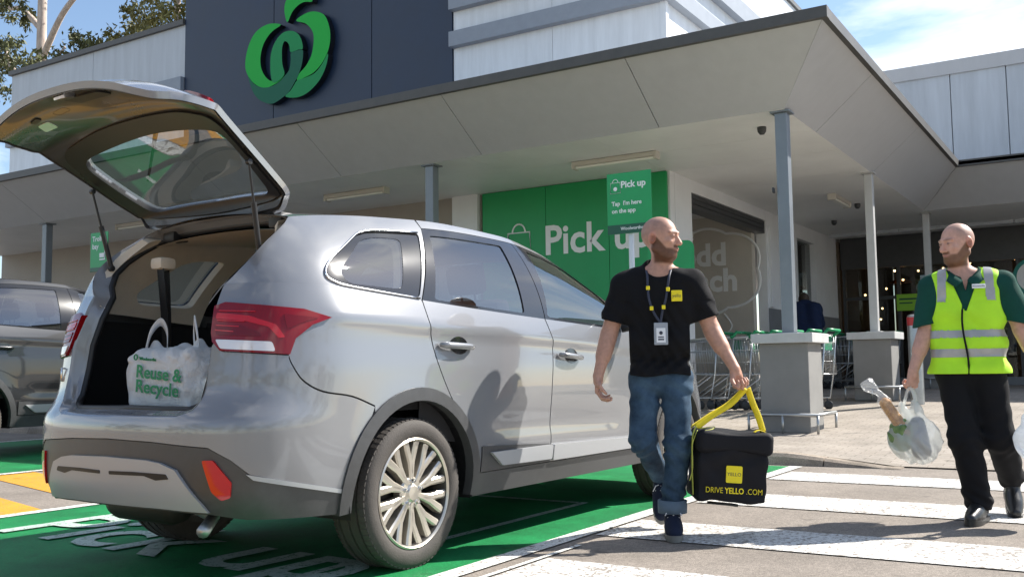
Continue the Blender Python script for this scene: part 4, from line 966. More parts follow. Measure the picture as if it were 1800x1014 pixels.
def hand(f, wr, d, across, curl, sp=1.0, grip=True, thumb=1.0):
    """wr wrist, d pointing down the hand, across from index to little finger"""
    d = Vector(d).normalized(); a = Vector(across); a = (a-d*a.dot(d)).normalized(); n = d.cross(a).normalized(); w_ = Vector(wr)
    f.cone(w_, w_+d*.03, .026, .028, .01)
    for k in range(4): f.cone(w_+d*.02+a*(k-1.5)*.012, w_+d*.092+a*(k-1.5)*.0195, .0155, .0120, .010)
    ln = [(.042, .026, .021), (.047, .030, .022), (.043, .028, .021), (.034, .021, .018)]
    for k in range(4):
        p = w_+d*(.093-.004*abs(k-1))+a*(k-1.5)*.0198; dd = d.copy(); ang = 0
        for j, L in enumerate(ln[k]):
            ang += R(curl*(1.0, 1.15, .8)[j]*(1+.05*k)); v = (d*math.cos(ang)+n*math.sin(ang))+a*(k-1.5)*.03
            q = p+v.normalized()*L; f.cone(p, q, .0098-.0007*j, .0091-.0007*j, .003); p = q
    p = w_+d*.028-a*.020; v = (d*.72-a*.62*thumb+n*.42).normalized(); q = p+v*.045; f.cone(p, q, .017, .0125, .010)
    v2 = (d*.8-a*.15+n*.62).normalized(); q2 = q+v2*.032; f.cone(q, q2, .0118, .0105, .003); f.cone(q2, q2+(d*.7+n*.7+a*.2).normalized()*.026, .0105, .0085, .003)
def limb(f, j, r, k=.02, sy=1.0):
    for a, b, r1, r2 in zip(j[:-1], j[1:], r[:-1], r[1:]): f.cone(a, b, r1, r2, k, sy)
def face_tone(c, yaw, skin, beard, scalp, nod=0.0):
    skin, beard, scalp = [np.array(q) for q in (skin, beard, scalp)]
    def fn(V):
        col = np.tile(skin, (len(V), 1)); x, y = V[:, 0]-c[0], V[:, 1]-c[1]; z = V[:, 2]-c[2]
        ca, sa = math.cos(-yaw), math.sin(-yaw); lx, ly = (ca*x-sa*y)/HS, (sa*x+ca*y)/HS; z = z/HS; ly, z = math.cos(nod)*ly+math.sin(nod)*z, -math.sin(nod)*ly+math.cos(nod)*z
        hd = z > -.13
        def mixin(m, tgt): col[:] = col*(1-m[:, None])+np.array(tgt)*m[:, None]
        sm = lambda a, b, q: np.clip((q-a)/(b-a), 0, 1)
        ear = sm(.074, .080, np.abs(lx))*hd*sm(-.05, -.04, z)*sm(.05, .04, z)
        st = sm(.018, .045, z+.35*np.maximum(0, ly+.01))*sm(-.055, -.025, ly)*hd*(1-ear); mixin(st*.65, scalp)
        line = -.052+.062*sm(-.055, .0, ly)
        bd = sm(.006, -.006, z-line)*sm(.030, .016, ly)*sm(-.135, -.122, z)
        mst = sm(.032, .024, np.abs(lx))*sm(-.052, -.047, z)*sm(-.030, -.036, z)*(ly < -.07); bd = np.maximum(bd, mst)
        mou = np.exp(-(lx/.019)**2-((z+.0565)/.006)**2)*(ly < -.07)
        bd = bd*(1-np.clip(mou, 0, 1))*(1-(ly < -.094)*(z > -.036)); mixin(np.clip(bd, 0, 1)*.92, beard)
        mixin(np.clip(mou, 0, 1)*.8, (.42, .14, .12)); mixin(ear*.4, skin*np.array((1.15, .75, .7)))
        br = np.exp(-((np.abs(lx)-.032)/.017)**2-((z-.033)/.005)**2)*(ly < -.06); mixin(np.clip(br, 0, 1)*.75, beard*.8)
        ey = np.exp(-((np.abs(lx)-.032)/.011)**2-((z-.011)/.0045)**2)*(ly < -.06); mixin(np.clip(ey*1.2, 0, 1)*.85, (.05, .035, .03))
        mixin(np.exp(-(lx/.02)**2-((z+.02)/.018)**2)*(ly < -.09)*.35, skin*np.array((1.1, .8, .75)))
        return col
    return fn
def wob(X, Y, Z, a, s, ph=0): return a*(np.sin(X*s[0]+2.1*np.sin(Z*s[1]+ph))*np.sin(Z*s[2]+1.7*np.sin(Y*s[0]*.7+X*9+ph)))
def fabric(name, col, rough=.9, var=.12, bump=.25, vs=9, bs=260): return mat(name, col, rough, var=var, vscale=vs, bump=bump, bscale=bs, spec=.2)
M_tee = fabric('black_cotton', (.008, .008, .0095)); M_jean = mat('blue_denim', (.018, .040, .078), .85, col2=(.065, .115, .175), vscale=7, var=.3, bump=.3, bscale=260, spec=.2)
M_cuff = fabric('denim_inside', (.13, .18, .24)); M_shoe = fabric('navy_canvas', (.016, .022, .045)); M_sole = mat('shoe_sole', (.16, .16, .15), .6)
M_lace = mat('white_laces', (.75, .75, .78), .7); M_vest = mat('hi_vis_yellow_green', (.46, .86, .02), .7, var=.06, vscale=7, bump=.2, bscale=200)
M_tape = mat('reflective_grey_tape', (.38, .375, .37), .35, .25, var=.08, vscale=20); M_polo = fabric('bottle_green_polo', (.008, .060, .045)); M_trou = fabric('black_trousers', (.009, .009, .0105)); M_boot = mat('black_leather', (.018, .018, .018), .35, var=.1, bump=.1)
M_lany = mat('navy_lanyard', (.03, .035, .06), .6); M_yel = mat('yellow_print', (.83, .68, .01), .6); M_badge = mat('badge_grey', (.30, .33, .38), .25); M_paper = mat('white_paper', (.75, .77, .80), .5)
def facing(x, y, extra=0): return math.atan2(x, y)*-1+R(extra)
# ---- man carrying the delivery bag
X1, Y1 = -2.242, 5.114
P1 = empty('person', (X1, Y1, 0), math.atan2(-X1, Y1), 'bald bearded man in black T-shirt and jeans carrying a black insulated delivery bag', 'person')
hc = (.020, -.01, 1.655); yw = R(68)
f = Field((-.46, -.36, -.0), (.56, .46, 1.80), .0045)
head(f, hc, yw, R(4))
f.cone((-.10, .02, 1.40), (.10, .02, 1.40), .085, .085, .05, .8); f.cone((-.06, .015, 1.28), (.06, .015, 1.28), .108, .108, .06, .70); f.cone((-.05, .01, 1.05), (.05, .01, 1.05), .076, .076, .05, .70); f.cone((-.06, .01, .92), (.06, .01, .92), .072, .072, .04, .72)
f.cone((-.03, .035, 1.45), (-.16, .02, 1.405), .055, .055, .04); f.cone((.03, .035, 1.45), (.16, .02, 1.405), .055, .055, .04)
RA = [(-.195, .015, 1.395), (-.285, .01, 1.12), (-.345, -.09, .885)]; LA = [(.195, .015, 1.395), (.292, .02, 1.135), (.405, -.07, .915)]
limb(f, RA, (.062, .046, .029)); limb(f, LA, (.062, .046, .029))
f.cone((-.295, -.01, 1.08), (-.315, -.04, 1.0), .046, .043, .02); f.cone((.305, .005, 1.10), (.335, -.02, 1.04), .046, .043, .02)
hand(f, (-.345, -.09, .885), (-.02, -.12, -1), (.15, 1, 0), 34); hand(f, (.405, -.07, .915), (.22, -.05, -1), (.85, .45, .2), 62)
RL = [(-.09, .02, .92), (-.105, -.07, .52), (-.015, .26, .28)]; LL = [(.085, .01, .92), (.085, -.06, .50), (.045, -.03, .11)]
limb(f, RL, (.060, .042, .034)); limb(f, LL, (.060, .042, .034)); f.cone((.045, -.03, .09), (.045, -.16, .04), .035, .03); f.cone((-.015, .26, .27), (-.02, .32, .15), .033, .028)
body_part('body', f, M_skin, P1, face_tone(hc, yw, (.50, .275, .195), (.095, .038, .018), (.33, .195, .15), R(4)))
f = Field((-.40, -.26, .82), (.44, .28, 1.55), .0055)
f.cone((-.115, .02, 1.385), (.115, .02, 1.385), .098, .098, .05, .85); f.cone((-.075, .012, 1.27), (.075, .012, 1.27), .138, .138, .06, .76); f.cone((-.080, .012, 1.08), (.080, .012, 1.08), .125, .125, .07, .84); f.cone((-.078, .012, .86), (.078, .012, .86), .128, .128, .06, .94)
f.cone((-.03, .035, 1.455), (-.17, .02, 1.41), .060, .066, .04); f.cone((.03, .035, 1.455), (.17, .02, 1.41), .060, .066, .04); f.cone((-.04, .045, 1.485), (.04, .045, 1.485), .058, .058, .02)
f.cone((-.195, .015, 1.40), (-.268, .012, 1.17), .078, .073, .03); f.cone((.195, .015, 1.40), (.275, .02, 1.18), .078, .073, .03)
f.folds(lambda X, Y, Z: wob(X, Y, Z, .006, (26, 9, 23))+.0045*np.sin((Z*1.0+X*1.4)*58+3*np.sin(X*14))*(Z < 1.30)+.005*np.sin((Z-X*1.1)*70+2*np.sin(Z*19))*np.exp(-((Z-.96)/.07)**2))
dR = np.array((-.27, 0, -.96)); dL = np.array((.31, 0, -.95))
f.slab(lambda X, Y, Z: .885-Z+.008*np.sin(X*22)+0*Y); f.slab(lambda X, Y, Z: np.where(X < -.17, (X+.262)*dR[0]+(Z-1.19)*dR[2]+0*Y, -1)); f.slab(lambda X, Y, Z: np.where(X > .17, (X-.268)*dL[0]+(Z-1.20)*dL[2]+0*Y, -1))
f.ell((.003, -.02, 1.512), (.079, .095, .078), .006, 0, 's')
tee = body_part('t_shirt', f, M_tee, P1)
f = Field((-.30, -.26, .10), (.28, .44, .93), .0055)
f.cone((-.070, .012, .87), (.070, .012, .87), .090, .090, .05, .95)
limb(f, [(-.088, .02, .86), (-.108, -.065, .53), (-.02, .24, .31)], (.088, .068, .060), .05); limb(f, [(.088, .01, .86), (.088, -.055, .50), (.045, -.03, .15)], (.088, .068, .064), .05)
f.folds(lambda X, Y, Z: wob(X, Y, Z, .004, (34, 12, 30), 1)+.006*np.sin(Z*85+4*np.sin(X*20+Y*9))*np.exp(-((Z-.47)/.09)**2)+.007*np.sin(Z*95+3*X*20)*np.exp(-((Z-.22)/.07)**2)+.006*np.sin(Z*60+X*40)*np.exp(-((Z-.80)/.06)**2))
f.slab(lambda X, Y, Z: Z-.912+0*X+0*Y); f.slab(lambda X, Y, Z: np.where(Y < .12, .145-Z+0*X, -1))
body_part('jeans', f, M_jean, P1)
cu = MB(); cu.lathe([(.066, -.035), (.079, -.035), (.081, .0), (.080, .034), (.066, .035)], 24, 'z', (.047, -.032, .165)); cu.build('jeans_cuff', M_cuff, P1, True)
def shoe(parent, ankle, d, m, msole, pitch=0, L=.27, lace=True):
    e = empty('shoe', ankle, math.atan2(d[1], d[0])-math.pi/2); e.rotation_euler.x = pitch; e.parent = parent     # toe towards +y local
    f = Field((-.09, -.13, -.12), (.09, .27, .08), .005)
    f.cone((0, -.045, -.04), (0, .13, -.055), .042, .036, .03); f.cone((0, .05, -.045), (.004, .175, -.062), .046, .034, .03); f.cone((0, -.03, 0), (0, -.01, .04), .043, .046, .03); f.cone((0, .02, .0), (0, .10, -.035), .036, .034, .03)
    f.slab(lambda X, Y, Z: -.083-Z+0*X+0*Y); f.slab(lambda X, Y, Z: Z-.045+0*X+0*Y)
    body_part('shoe_upper', f, m, e)
    pts = cpoly([(-.040, -.085), (0, -.098), (.040, -.085), (.043, .02), (.050, .11), (.038, .185), (.008, .215), (-.026, .20), (-.046, .12), (-.042, .02)], 4)
    s = MB(); s.prism(pts, lambda p: (p[0], p[1], -.100), lambda p: (p[0]*.98, p[1]*.99, -.070+.008*max(0, (p[1]-.15)*10))); s.build('shoe_sole', msole, e, True, 40)
    if lace:
        l = MB()
        for k in range(5):
            y = .035+.022*k; z = .028-.016*k
            l.tube([(-.032, y, z-.006), (0, y+.006, z+.008), (.032, y, z-.006)], .004, 6)
        l.tube([(0, .03, .035), (-.03, .05, .045), (-.045, .07, .02)], .003, 6); l.tube([(0, .03, .035), (.03, .05, .045), (.045, .07, .02)], .003, 6)
        l.build('laces', M_lace, e, True)
    return e
shoe(P1, (.047, -.04, .104), (.06, -1), M_shoe, M_sole); shoe(P1, (-.015, .25, .26), (.02, -1), M_shoe, M_sole, R(-52))
# lanyard, badge and chest logo (front of the chest is -y)
ly = MB(); pl = cpoly([(-.066, -.03, 1.475), (-.060, -.080, 1.44), (-.055, -.114, 1.32), (-.03, -.125, 1.235), (.006, -.131, 1.175)], 5, False); pr_ = cpoly([(.072, -.03, 1.475), (.060, -.085, 1.43), (.040, -.116, 1.31), (.018, -.126, 1.235), (.008, -.131, 1.175)], 5, False)
ly.tube(pl, .0075, 6, flat=.4); ly.tube(pr_, .0075, 6, flat=.4); ly.build('lanyard', M_lany, P1, True)
for q in ((-.058, -.104, 1.37), (-.040, -.127, 1.255), (.052, -.106, 1.36), (.026, -.128, 1.26)): MB().bbox((q[0]-.010, q[1]-.012, q[2]-.011), (q[0]+.010, q[1]+.004, q[2]+.011), .003).build('lanyard_mark', M_yel, P1)
bd = MB(); bd.bbox((-.030, -.142, 1.052), (.046, -.132, 1.175), .006); bo = bd.build('badge', M_badge, P1)
MB().bbox((-.017, -.1445, 1.065), (.033, -.1425, 1.145), .004).build('badge_card', M_paper, bo); MB().lathe([(.001, 0), (.010, 0), (.010, .002), (.001, .002)], 12, 'y', (.008, -.1475, 1.118)).build('badge_photo', M_lany, bo); MB().box((-.008, -.1455, 1.078), (.024, -.1447, 1.086)).box((-.008, -.1455, 1.092), (.024, -.1447, 1.098)).build('badge_print', M_lany, bo)
MB().bbox((.070, -.127, 1.292), (.128, -.105, 1.352), .003).build('chest_logo', M_yel, P1)
text('chest_logo_print', 'yello', .026, (.099, -.1275, 1.322), (R(90), 0, 0), M_lany, P1, .0005, 0)
# ---- store worker in the high-visibility vest
X2, Y2 = -.825, 6.475
P2 = empty('person', (X2, Y2, 0), math.atan2(-X2, Y2), 'bearded man in yellow-green high-visibility vest walking with plastic shopping bags', 'person')
hc2 = (-.035, -.012, 1.655); yw2 = R(-48)
f = Field((-.46, -.36, 0), (.50, .46, 1.80), .0045)
head(f, hc2, yw2, R(9))
f.cone((-.10, .02, 1.40), (.10, .02, 1.40), .085, .085, .05, .8); f.cone((-.06, .015, 1.28), (.06, .015, 1.28), .108, .108, .06, .70); f.cone((-.05, .01, 1.05), (.05, .01, 1.05), .076, .076, .05, .70); f.cone((-.06, .01, .92), (.06, .01, .92), .072, .072, .04, .72)
f.cone((-.03, .035, 1.45), (-.16, .02, 1.405), .055, .055, .04); f.cone((.03, .035, 1.45), (.16, .02, 1.405), .055, .055, .04)
RA2 = [(-.185, .015, 1.395), (-.232, .02, 1.125), (-.312, -.06, .89)]; LA2 = [(.205, .015, 1.395), (.292, .02, 1.13), (.372, -.04, .90)]
limb(f, RA2, (.062, .047, .030)); limb(f, LA2, (.062, .047, .030)); f.cone((-.245, .005, 1.09), (-.272, -.02, 1.02), .047, .043, .02); f.cone((.303, .012, 1.10), (.33, 0, 1.02), .047, .043, .02)
hand(f, (-.312, -.06, .89), (-.12, -.08, -1), (-.75, -.6, .2), 62); hand(f, (.372, -.04, .90), (.12, -.03, -1), (.75, .5, .2), 60)
RL2 = [(-.09, .01, .92), (-.04, -.08, .47), (.015, -.09, .10)]; LL2 = [(.10, .01, .92), (.145, -.02, .49), (.205, .28, .20)]
limb(f, RL2, (.060, .042, .034)); limb(f, LL2, (.060, .042, .034)); f.cone((.015, -.09, .09), (-.01, -.2, .04), .035, .03); f.cone((.205, .28, .20), (.215, .26, .10), .034, .03)
body_part('body', f, M_skin, P2, face_tone(hc2, yw2, (.56, .315, .235), (.15, .07, .035), (.35, .225, .175), R(9)))
f = Field((-.40, -.26, 1.0), (.44, .28, 1.56), .0055)
f.cone((-.115, .02, 1.385), (.115, .02, 1.385), .098, .098, .05, .85); f.cone((-.075, .012, 1.27), (.075, .012, 1.27), .136, .136, .06, .76); f.cone((-.072, .012, 1.05), (.072, .012, 1.05), .122, .122, .07, .82)
f.cone((-.03, .035, 1.455), (-.17, .02, 1.41), .060, .066, .04); f.cone((.03, .035, 1.455), (.17, .02, 1.41), .060, .066, .04)
f.cone((-.19, .015, 1.40), (-.232, .018, 1.15), .080, .079, .03); f.cone((.205, .015, 1.40), (.288, .02, 1.15), .080, .079, .03)
f.folds(lambda X, Y, Z: wob(X, Y, Z, .005, (26, 9, 23)))
f.slab(lambda X, Y, Z: np.where(X < -.16, 1.165-Z+(X+.23)*.2+0*Y, -1)); f.slab(lambda X, Y, Z: np.where(X > .16, 1.165-Z-(X-.28)*.25+0*Y, -1))
f.ell((0, -.015, 1.515), (.074, .085, .062), .006, 0, 's'); f.slab(lambda X, Y, Z: np.where((Y < 0) & (Z > 1.36), (Z-1.36)*.22-np.abs(X), -1))
body_part('polo_shirt', f, M_polo, P2)
for q in (-1, 1):
    cl = MB(); pts = [(q*.080, .035, 1.515), (q*.085, -.03, 1.490), (q*.060, -.085, 1.462), (q*.012, -.108, 1.425)]
    o2 = [(q*.100, .03, 1.478), (q*.112, -.04, 1.445), (q*.090, -.104, 1.415), (q*.050, -.122, 1.385)]
    n = 5; a = cpoly(pts, n, False); b = cpoly(o2, n, False); vs = a+b; m = len(a)
    cl.add(vs, [(i, i+1, m+i+1, m+i) for i in range(m-1)]); co_ = cl.build('collar', M_polo, P2, True); so_ = co_.modifiers.new('thick', 'SOLIDIFY'); so_.thickness = .008
f = Field((-.30, -.26, .84), (.30, .28, 1.52), .005)
f.cone((-.105, .02, 1.385), (.105, .02, 1.385), .115, .115, .05, .90); f.cone((-.085, .012, 1.25), (.085, .012, 1.25), .148, .148, .06, .82); f.cone((-.088, .012, 1.05), (.088, .012, 1.05), .130, .130, .07, .86); f.cone((-.090, .012, .86), (.090, .012, .86), .142, .142, .06, .95)
f.cone((-.03, .035, 1.452), (-.14, .02, 1.42), .068, .072, .04); f.cone((.03, .035, 1.452), (.14, .02, 1.42), .068, .072, .04)
f.folds(lambda X, Y, Z: wob(X, Y, Z, .006, (22, 8, 19), 2)+.003*np.sin(Z*48+X*30+2*np.sin(X*20)))
f.slab(lambda X, Y, Z: .868-Z+0*X+0*Y)
for q in (-1, 1):   # armholes
    f.ell((q*.245+.01, .015, 1.33), (.075, .30, .155), .01, 0, 's')
f.slab(lambda X, Y, Z: np.where((Z > 1.24) & (Y < .03), np.maximum(0, (Z-1.24))*.36+.004-np.abs(X+.005), -1)); f.slab(lambda X, Y, Z: np.where(Z > 1.44, .082-np.sqrt(X**2+((Y-.01)*.9)**2+0*Z), -1))
f.slab(lambda X, Y, Z: np.where(Y < 0, .0035-np.abs(X+.015+.012*np.sin(Z*12)), -1)+0*Z)
vest = body_part('vest', f, M_vest, P2)
def band_from(obj, test, name, m, parent, lift=.003):
    """a strip of tape: the faces of obj passing test, lifted off the cloth"""
    me = obj.data; me2 = me.copy(); bm = bmesh.new(); bm.from_mesh(me2); bm.normal_update()
    bmesh.ops.delete(bm, geom=[q for q in bm.faces if not test(q.calc_center_median(), q.normal)], context='FACES')
    for v in bm.verts: v.co += v.normal*lift
    bm.to_mesh(me2); bm.free(); me2.materials.clear(); o = link(name, me2, m, parent); return o
for z0, z1 in ((1.085, 1.130), (.968, 1.016)): band_from(vest, lambda c, n, z0=z0, z1=z1: z0 < c.z < z1 and abs(n.z) < .8, 'reflective_band', M_tape, vest)
for q in (-1, 1): band_from(vest, lambda c, n, q=q: abs(q*c.x-.135-(c.z-1.3)*-.05) < .024 and c.z > 1.30 and (n.y < .5), 'shoulder_band', M_tape, vest)
zp = MB(); zp.tube([(-.015-.012*math.sin(z*12), -.112-.02*math.sin((z-.9)*5), z) for z in np.linspace(.86, 1.25, 16)], .006, 6); zp.build('vest_edge', M_trou, vest, True)
MB().bbox((.035, -.136, 1.372), (.108, -.120, 1.398), .004).build('name_tag', M_paper, P2)
text('name_tag_print', 'Woolworths', .013, (.071, -.1365, 1.385), (R(90), 0, 0), M_polo, P2, .0004, 0)
f = Field((-.30, -.30, .06), (.36, .44, .95), .0055)
f.cone((-.07, .012, .87), (.07, .012, .87), .105, .105, .05, .86)
limb(f, [(-.09, .01, .86), (-.042, -.075, .47), (.012, -.085, .12)], (.098, .084, .076), .05); limb(f, [(.10, .01, .86), (.145, -.015, .49), (.20, .26, .235)], (.098, .083, .075), .05)
f.folds(lambda X, Y, Z: wob(X, Y, Z, .005, (30, 10, 28), 3)+.004*np.sin(Z*80+4*np.sin(X*20+Y*9))*np.exp(-((Z-.48)/.1)**2)+.005*np.sin(Z*90+3*X*20)*np.exp(-((Z-.15)/.07)**2))
f.slab(lambda X, Y, Z: Z-.93+0*X+0*Y); f.slab(lambda X, Y, Z: np.where(Y < .08, .075-Z+0*X, -1))
body_part('trousers', f, M_trou, P2)
shoe(P2, (.012, -.09, .102), (-.25, -1), M_boot, M_boot, 0, lace=False); shoe(P2, (.205, .27, .17), (.08, -1), M_boot, M_boot, R(-28), lace=False)
wt = MB(); wt.tube([(.366+.034*math.cos(t), -.045+.03*math.sin(t), .925+.004*math.cos(t)) for t in np.linspace(0, 2*math.pi, 20, endpoint=False)], .009, 6, closed=True, flat=1.4); wt.build('watch', M_trou, P2, True)
# ------------------------------------------------------------------ signs
M_sgreen = mat('sign_green', (.005, .31, .09), .42, var=.05, vscale=2); M_sgreen2 = mat('sign_green_bright', (.006, .33, .10), .4, var=.04); M_sdark = mat('sign_dark_green', (.004, .085, .05), .4)
M_sw = mat('sign_white', (.82, .83, .82), .5); M_pole = mat('sign_pole_white', (.70, .70, .70), .4, .1)
WS = empty('wall_sign', (-7.88, YW, 0), 0, 'large green wall panel reading Pick up with a bag outline, beside the opening', 'sign')
for a, b in ((-9.66, -8.36), (-8.35, -7.16), (-7.15, -6.12)): MB().box((a+7.88, -.06, .15), (b+7.88, -.006, 4.06)).build('sign_panel', M_sgreen, WS)
text('sign_lettering', 'Pick up', .70, (.49, -.064, 3.09), (R(90), 0, 0), M_sw, WS, .003, .014, sx=.98)
def bag_icon(par, x, y, z, s, m, r):
    q = MB(); q.tube([(x-.5*s, y, z+.45*s), (x+.5*s, y, z+.45*s), (x+.56*s, y, z-.6*s), (x-.56*s, y, z-.6*s)], r, 6, closed=True)
    q.tube([(x+.3*s*math.cos(t), y, z+.45*s+.34*s*math.sin(t)) for t in np.linspace(0, math.pi, 12)], r, 6); q.build('bag_outline', m, par, True)
bag_icon(WS, -8.9+7.88, -.062, 3.10, .44, M_sw, .016)
# logo on the navy wall: five ribbons and a leaf, each a raised slab
M_lg1 = mat('logo_bright_green', (.008, .40, .045), .5, spec=.25); M_lg2 = mat('logo_mid_green', (.005, .25, .07), .5, spec=.25); M_lg3 = mat('logo_dark_green', (.003, .115, .06), .5, spec=.25); M_lgs = mat('logo_return_black', (.006, .008, .012), .4)
LG = empty('logo_sign', (-14.4, YW-.04, 6.5), 0, 'green looping apple-shaped logo raised on the navy wall', 'sign')
LOGO = dict(left=[(-14.59,8.14),(-14.86,8.22),(-15.12,8.21),(-15.36,8.11),(-15.52,7.92),(-15.62,7.67),(-15.64,7.42),(-15.55,7.21),(-15.38,7.03),(-15.17,6.91),(-14.97,6.87),(-14.81,6.89),(-14.61,6.95),(-14.47,7.07),(-14.55,7.23),(-14.71,7.09),(-14.84,6.99),(-14.98,7.06),(-15.11,7.21),(-15.18,7.39),(-15.18,7.61),(-15.1,7.82),(-14.95,7.98),(-14.79,8.07)],
 low=[(-15.55,7.2),(-15.38,7.02),(-15.17,6.91),(-14.97,6.87),(-14.79,6.88),(-14.6,6.94),(-14.45,7.04),(-14.34,7.14),(-14.3,7.33),(-14.3,7.48),(-14.20,7.50),(-14.08,7.50),(-13.97,7.48),(-13.95,7.41),(-13.98,7.2),(-14.07,7.0),(-14.2,6.83),(-14.35,6.67),(-14.58,6.56),(-14.8,6.5),(-15.0,6.54),(-15.24,6.67),(-15.41,6.87)],
 inner=[(-14.88,7.48),(-14.85,7.62),(-14.75,7.8),(-14.56,7.94),(-14.36,7.96),(-14.17,7.9),(-14.04,7.78),(-13.97,7.62),(-13.965,7.50),(-14.08,7.51),(-14.3,7.50),(-14.33,7.62),(-14.39,7.72),(-14.48,7.76),(-14.54,7.66),(-14.55,7.49),(-14.53,7.27),(-14.47,7.09),(-14.55,7.0),(-14.7,6.94),(-14.83,6.98),(-14.88,7.22)],
 right=[(-14.16,8.14),(-13.92,8.23),(-13.67,8.23),(-13.42,8.13),(-13.3,7.98),(-13.22,7.74),(-13.22,7.5),(-13.3,7.28),(-13.45,7.1),(-13.66,6.96),(-13.91,6.9),(-14.12,6.88),(-14.07,7.0),(-13.88,7.13),(-13.73,7.32),(-13.67,7.54),(-13.67,7.75),(-13.76,7.91),(-13.92,8.04)],
 lowr=[(-14.12,6.87),(-13.91,6.89),(-13.63,6.94),(-13.42,7.1),(-13.27,7.28),(-13.3,7.08),(-13.42,6.86),(-13.6,6.69),(-13.85,6.56),(-14.13,6.52),(-14.45,6.59),(-14.3,6.69),(-14.2,6.79)],
 leaf=[(-14.4,8.15),(-14.48,8.37),(-14.47,8.56),(-14.37,8.69),(-14.15,8.85),(-13.74,8.86),(-13.66,8.67),(-13.69,8.5),(-13.72,8.44),(-13.92,8.48),(-14.11,8.44),(-14.27,8.33)])
for k, (nm, mm_) in enumerate((('left', M_lg1), ('low', M_lg3), ('inner', M_lg2), ('right', M_lg1), ('lowr', M_lg2), ('leaf', M_lg1))):
    pl = [(x+14.4, z-6.5) for x, z in cpoly(LOGO[nm], 3)]; d = .135+.004*(k % 3)
    mb = MB(); mb.prism(pl, lambda p: (p[0], -d-.005, p[1]), lambda p: (p[0], -.003, p[1])); nf = len(tess(pl)); mb.mi = [0]*nf+[1]*(len(mb.f)-nf)
    mb.build('logo_leaf' if nm == 'leaf' else 'logo_ribbon', [mm_, M_lgs], LG)
def sign_on_post(name, x, y, z0, z1, w_, label, base, rnd=.02):
    e = empty(name, (x, y, base), 0, label, 'sign')
    MB().tube([(0, .03, 0), (0, .03, z1-base-.05)], .032, 12).build('sign_post', M_pole, e, True)
    MB().bbox((-w_/2, -.012, z0-base), (w_/2, -.001, z1-base), .004).build('sign_board', M_sgreen2, e); return e
ps = sign_on_post('pickup_sign', -4.665, 9.9, 2.43, 3.125, .545, 'green sign on white post reading Pick up, Tap I\'m here on the app', .105)
MB().box((-.27, -.016, 2.432-.105), (.27, -.0125, 2.535-.105)).build('sign_strip', M_sdark, ps)
text('sign_lettering', 'Pick up', .105, (.055, -.0135, 2.985-.105), (R(90), 0, 0), M_sw, ps, .001, .003); text('sign_lettering', 'your order right here', .026, (.055, -.0135, 2.915-.105), (R(90), 0, 0), M_sw, ps, .001, .0005) if False else None
text('sign_lettering', 'Tap  I\'m here', .068, (-.215, -.0135, 2.775-.105), (R(90), 0, 0), M_sw, ps, .001, .0015, 'LEFT'); text('sign_lettering', 'on the app', .068, (-.215, -.0135, 2.69-.105), (R(90), 0, 0), M_sw, ps, .001, .0015, 'LEFT')
text('sign_lettering', 'Woolworths', .052, (.03, -.0165, 2.487-.105), (R(90), 0, 0), M_sw, ps, .001, .0008); MB().tube([(.205+.022*math.cos(t), -.018, 2.382+.024*math.sin(t)) for t in np.linspace(0, 2*math.pi, 16, endpoint=False)], .004, 6, closed=True).build('sign_emblem', M_lg1, ps, True)
bag_icon(ps, -.165, -.014, 2.965-.105, .115, M_sw, .004); MB().lathe([(.001, 0), (.024, 0), (.024, .002), (.001, .002)], 14, 'y', (-.165, -.017, 2.945-.105)).build('sign_emblem', M_sw, ps)
MB().box((-.245, -.0145, 2.915-.105-.006), (.0, -.0127, 2.915-.105-.004)).build('sign_rule', M_sw, ps) if False else None
tsn = sign_on_post('trolley_bay_sign', -13.68, 9.5, 2.55, 3.17, .44, 'small green sign reading Trolley bay above the dark SUV', .105)
text('sign_lettering', 'Trolley', .115, (-.17, -.0135, 2.96), (R(90), 0, 0), M_sw, tsn, .001, .002, 'LEFT'); text('sign_lettering', 'bay', .115, (-.17, -.0135, 2.84), (R(90), 0, 0), M_sw, tsn, .001, .002, 'LEFT')
ti = MB(); ti.box((.02, -.017, 2.62), (.16, -.0125, 2.64)).box((.02, -.017, 2.66), (.15, -.0125, 2.73)).box((.14, -.017, 2.64), (.155, -.0125, 2.78)); ti.build('trolley_symbol', M_sw, tsn)
MB().box((-.215, -.016, 2.447), (.215, -.0125, 2.51)).build('sign_strip', M_sdark, tsn)
rs = empty('round_corner_sign', (-5.28, 12.5, pav(-5.2, 12.5)), 0, 'plain green rounded sign board behind the head of the man in black', 'sign'); bz = rs.location.z
MB().tube([(0, .03, 0), (0, .03, 2.5-bz)], .03, 12).build('sign_post', M_pole, rs, True)
rp_ = rpoly([(-.34, 1.92-bz), (.34, 1.92-bz), (.34, 2.66-bz), (-.34, 2.66-bz)], .12, 6); q = MB(); q.prism(rp_, lambda p: (p[0], -.012, p[1]), lambda p: (p[0], -.001, p[1])); q.build('sign_board', M_sgreen2, rs)
MB().box((.12, -.016, 2.03-bz), (.28, -.0125, 2.06-bz)).box((.12, -.016, 1.98-bz), (.25, -.0125, 2.0-bz)).build('sign_print', M_sw, rs)

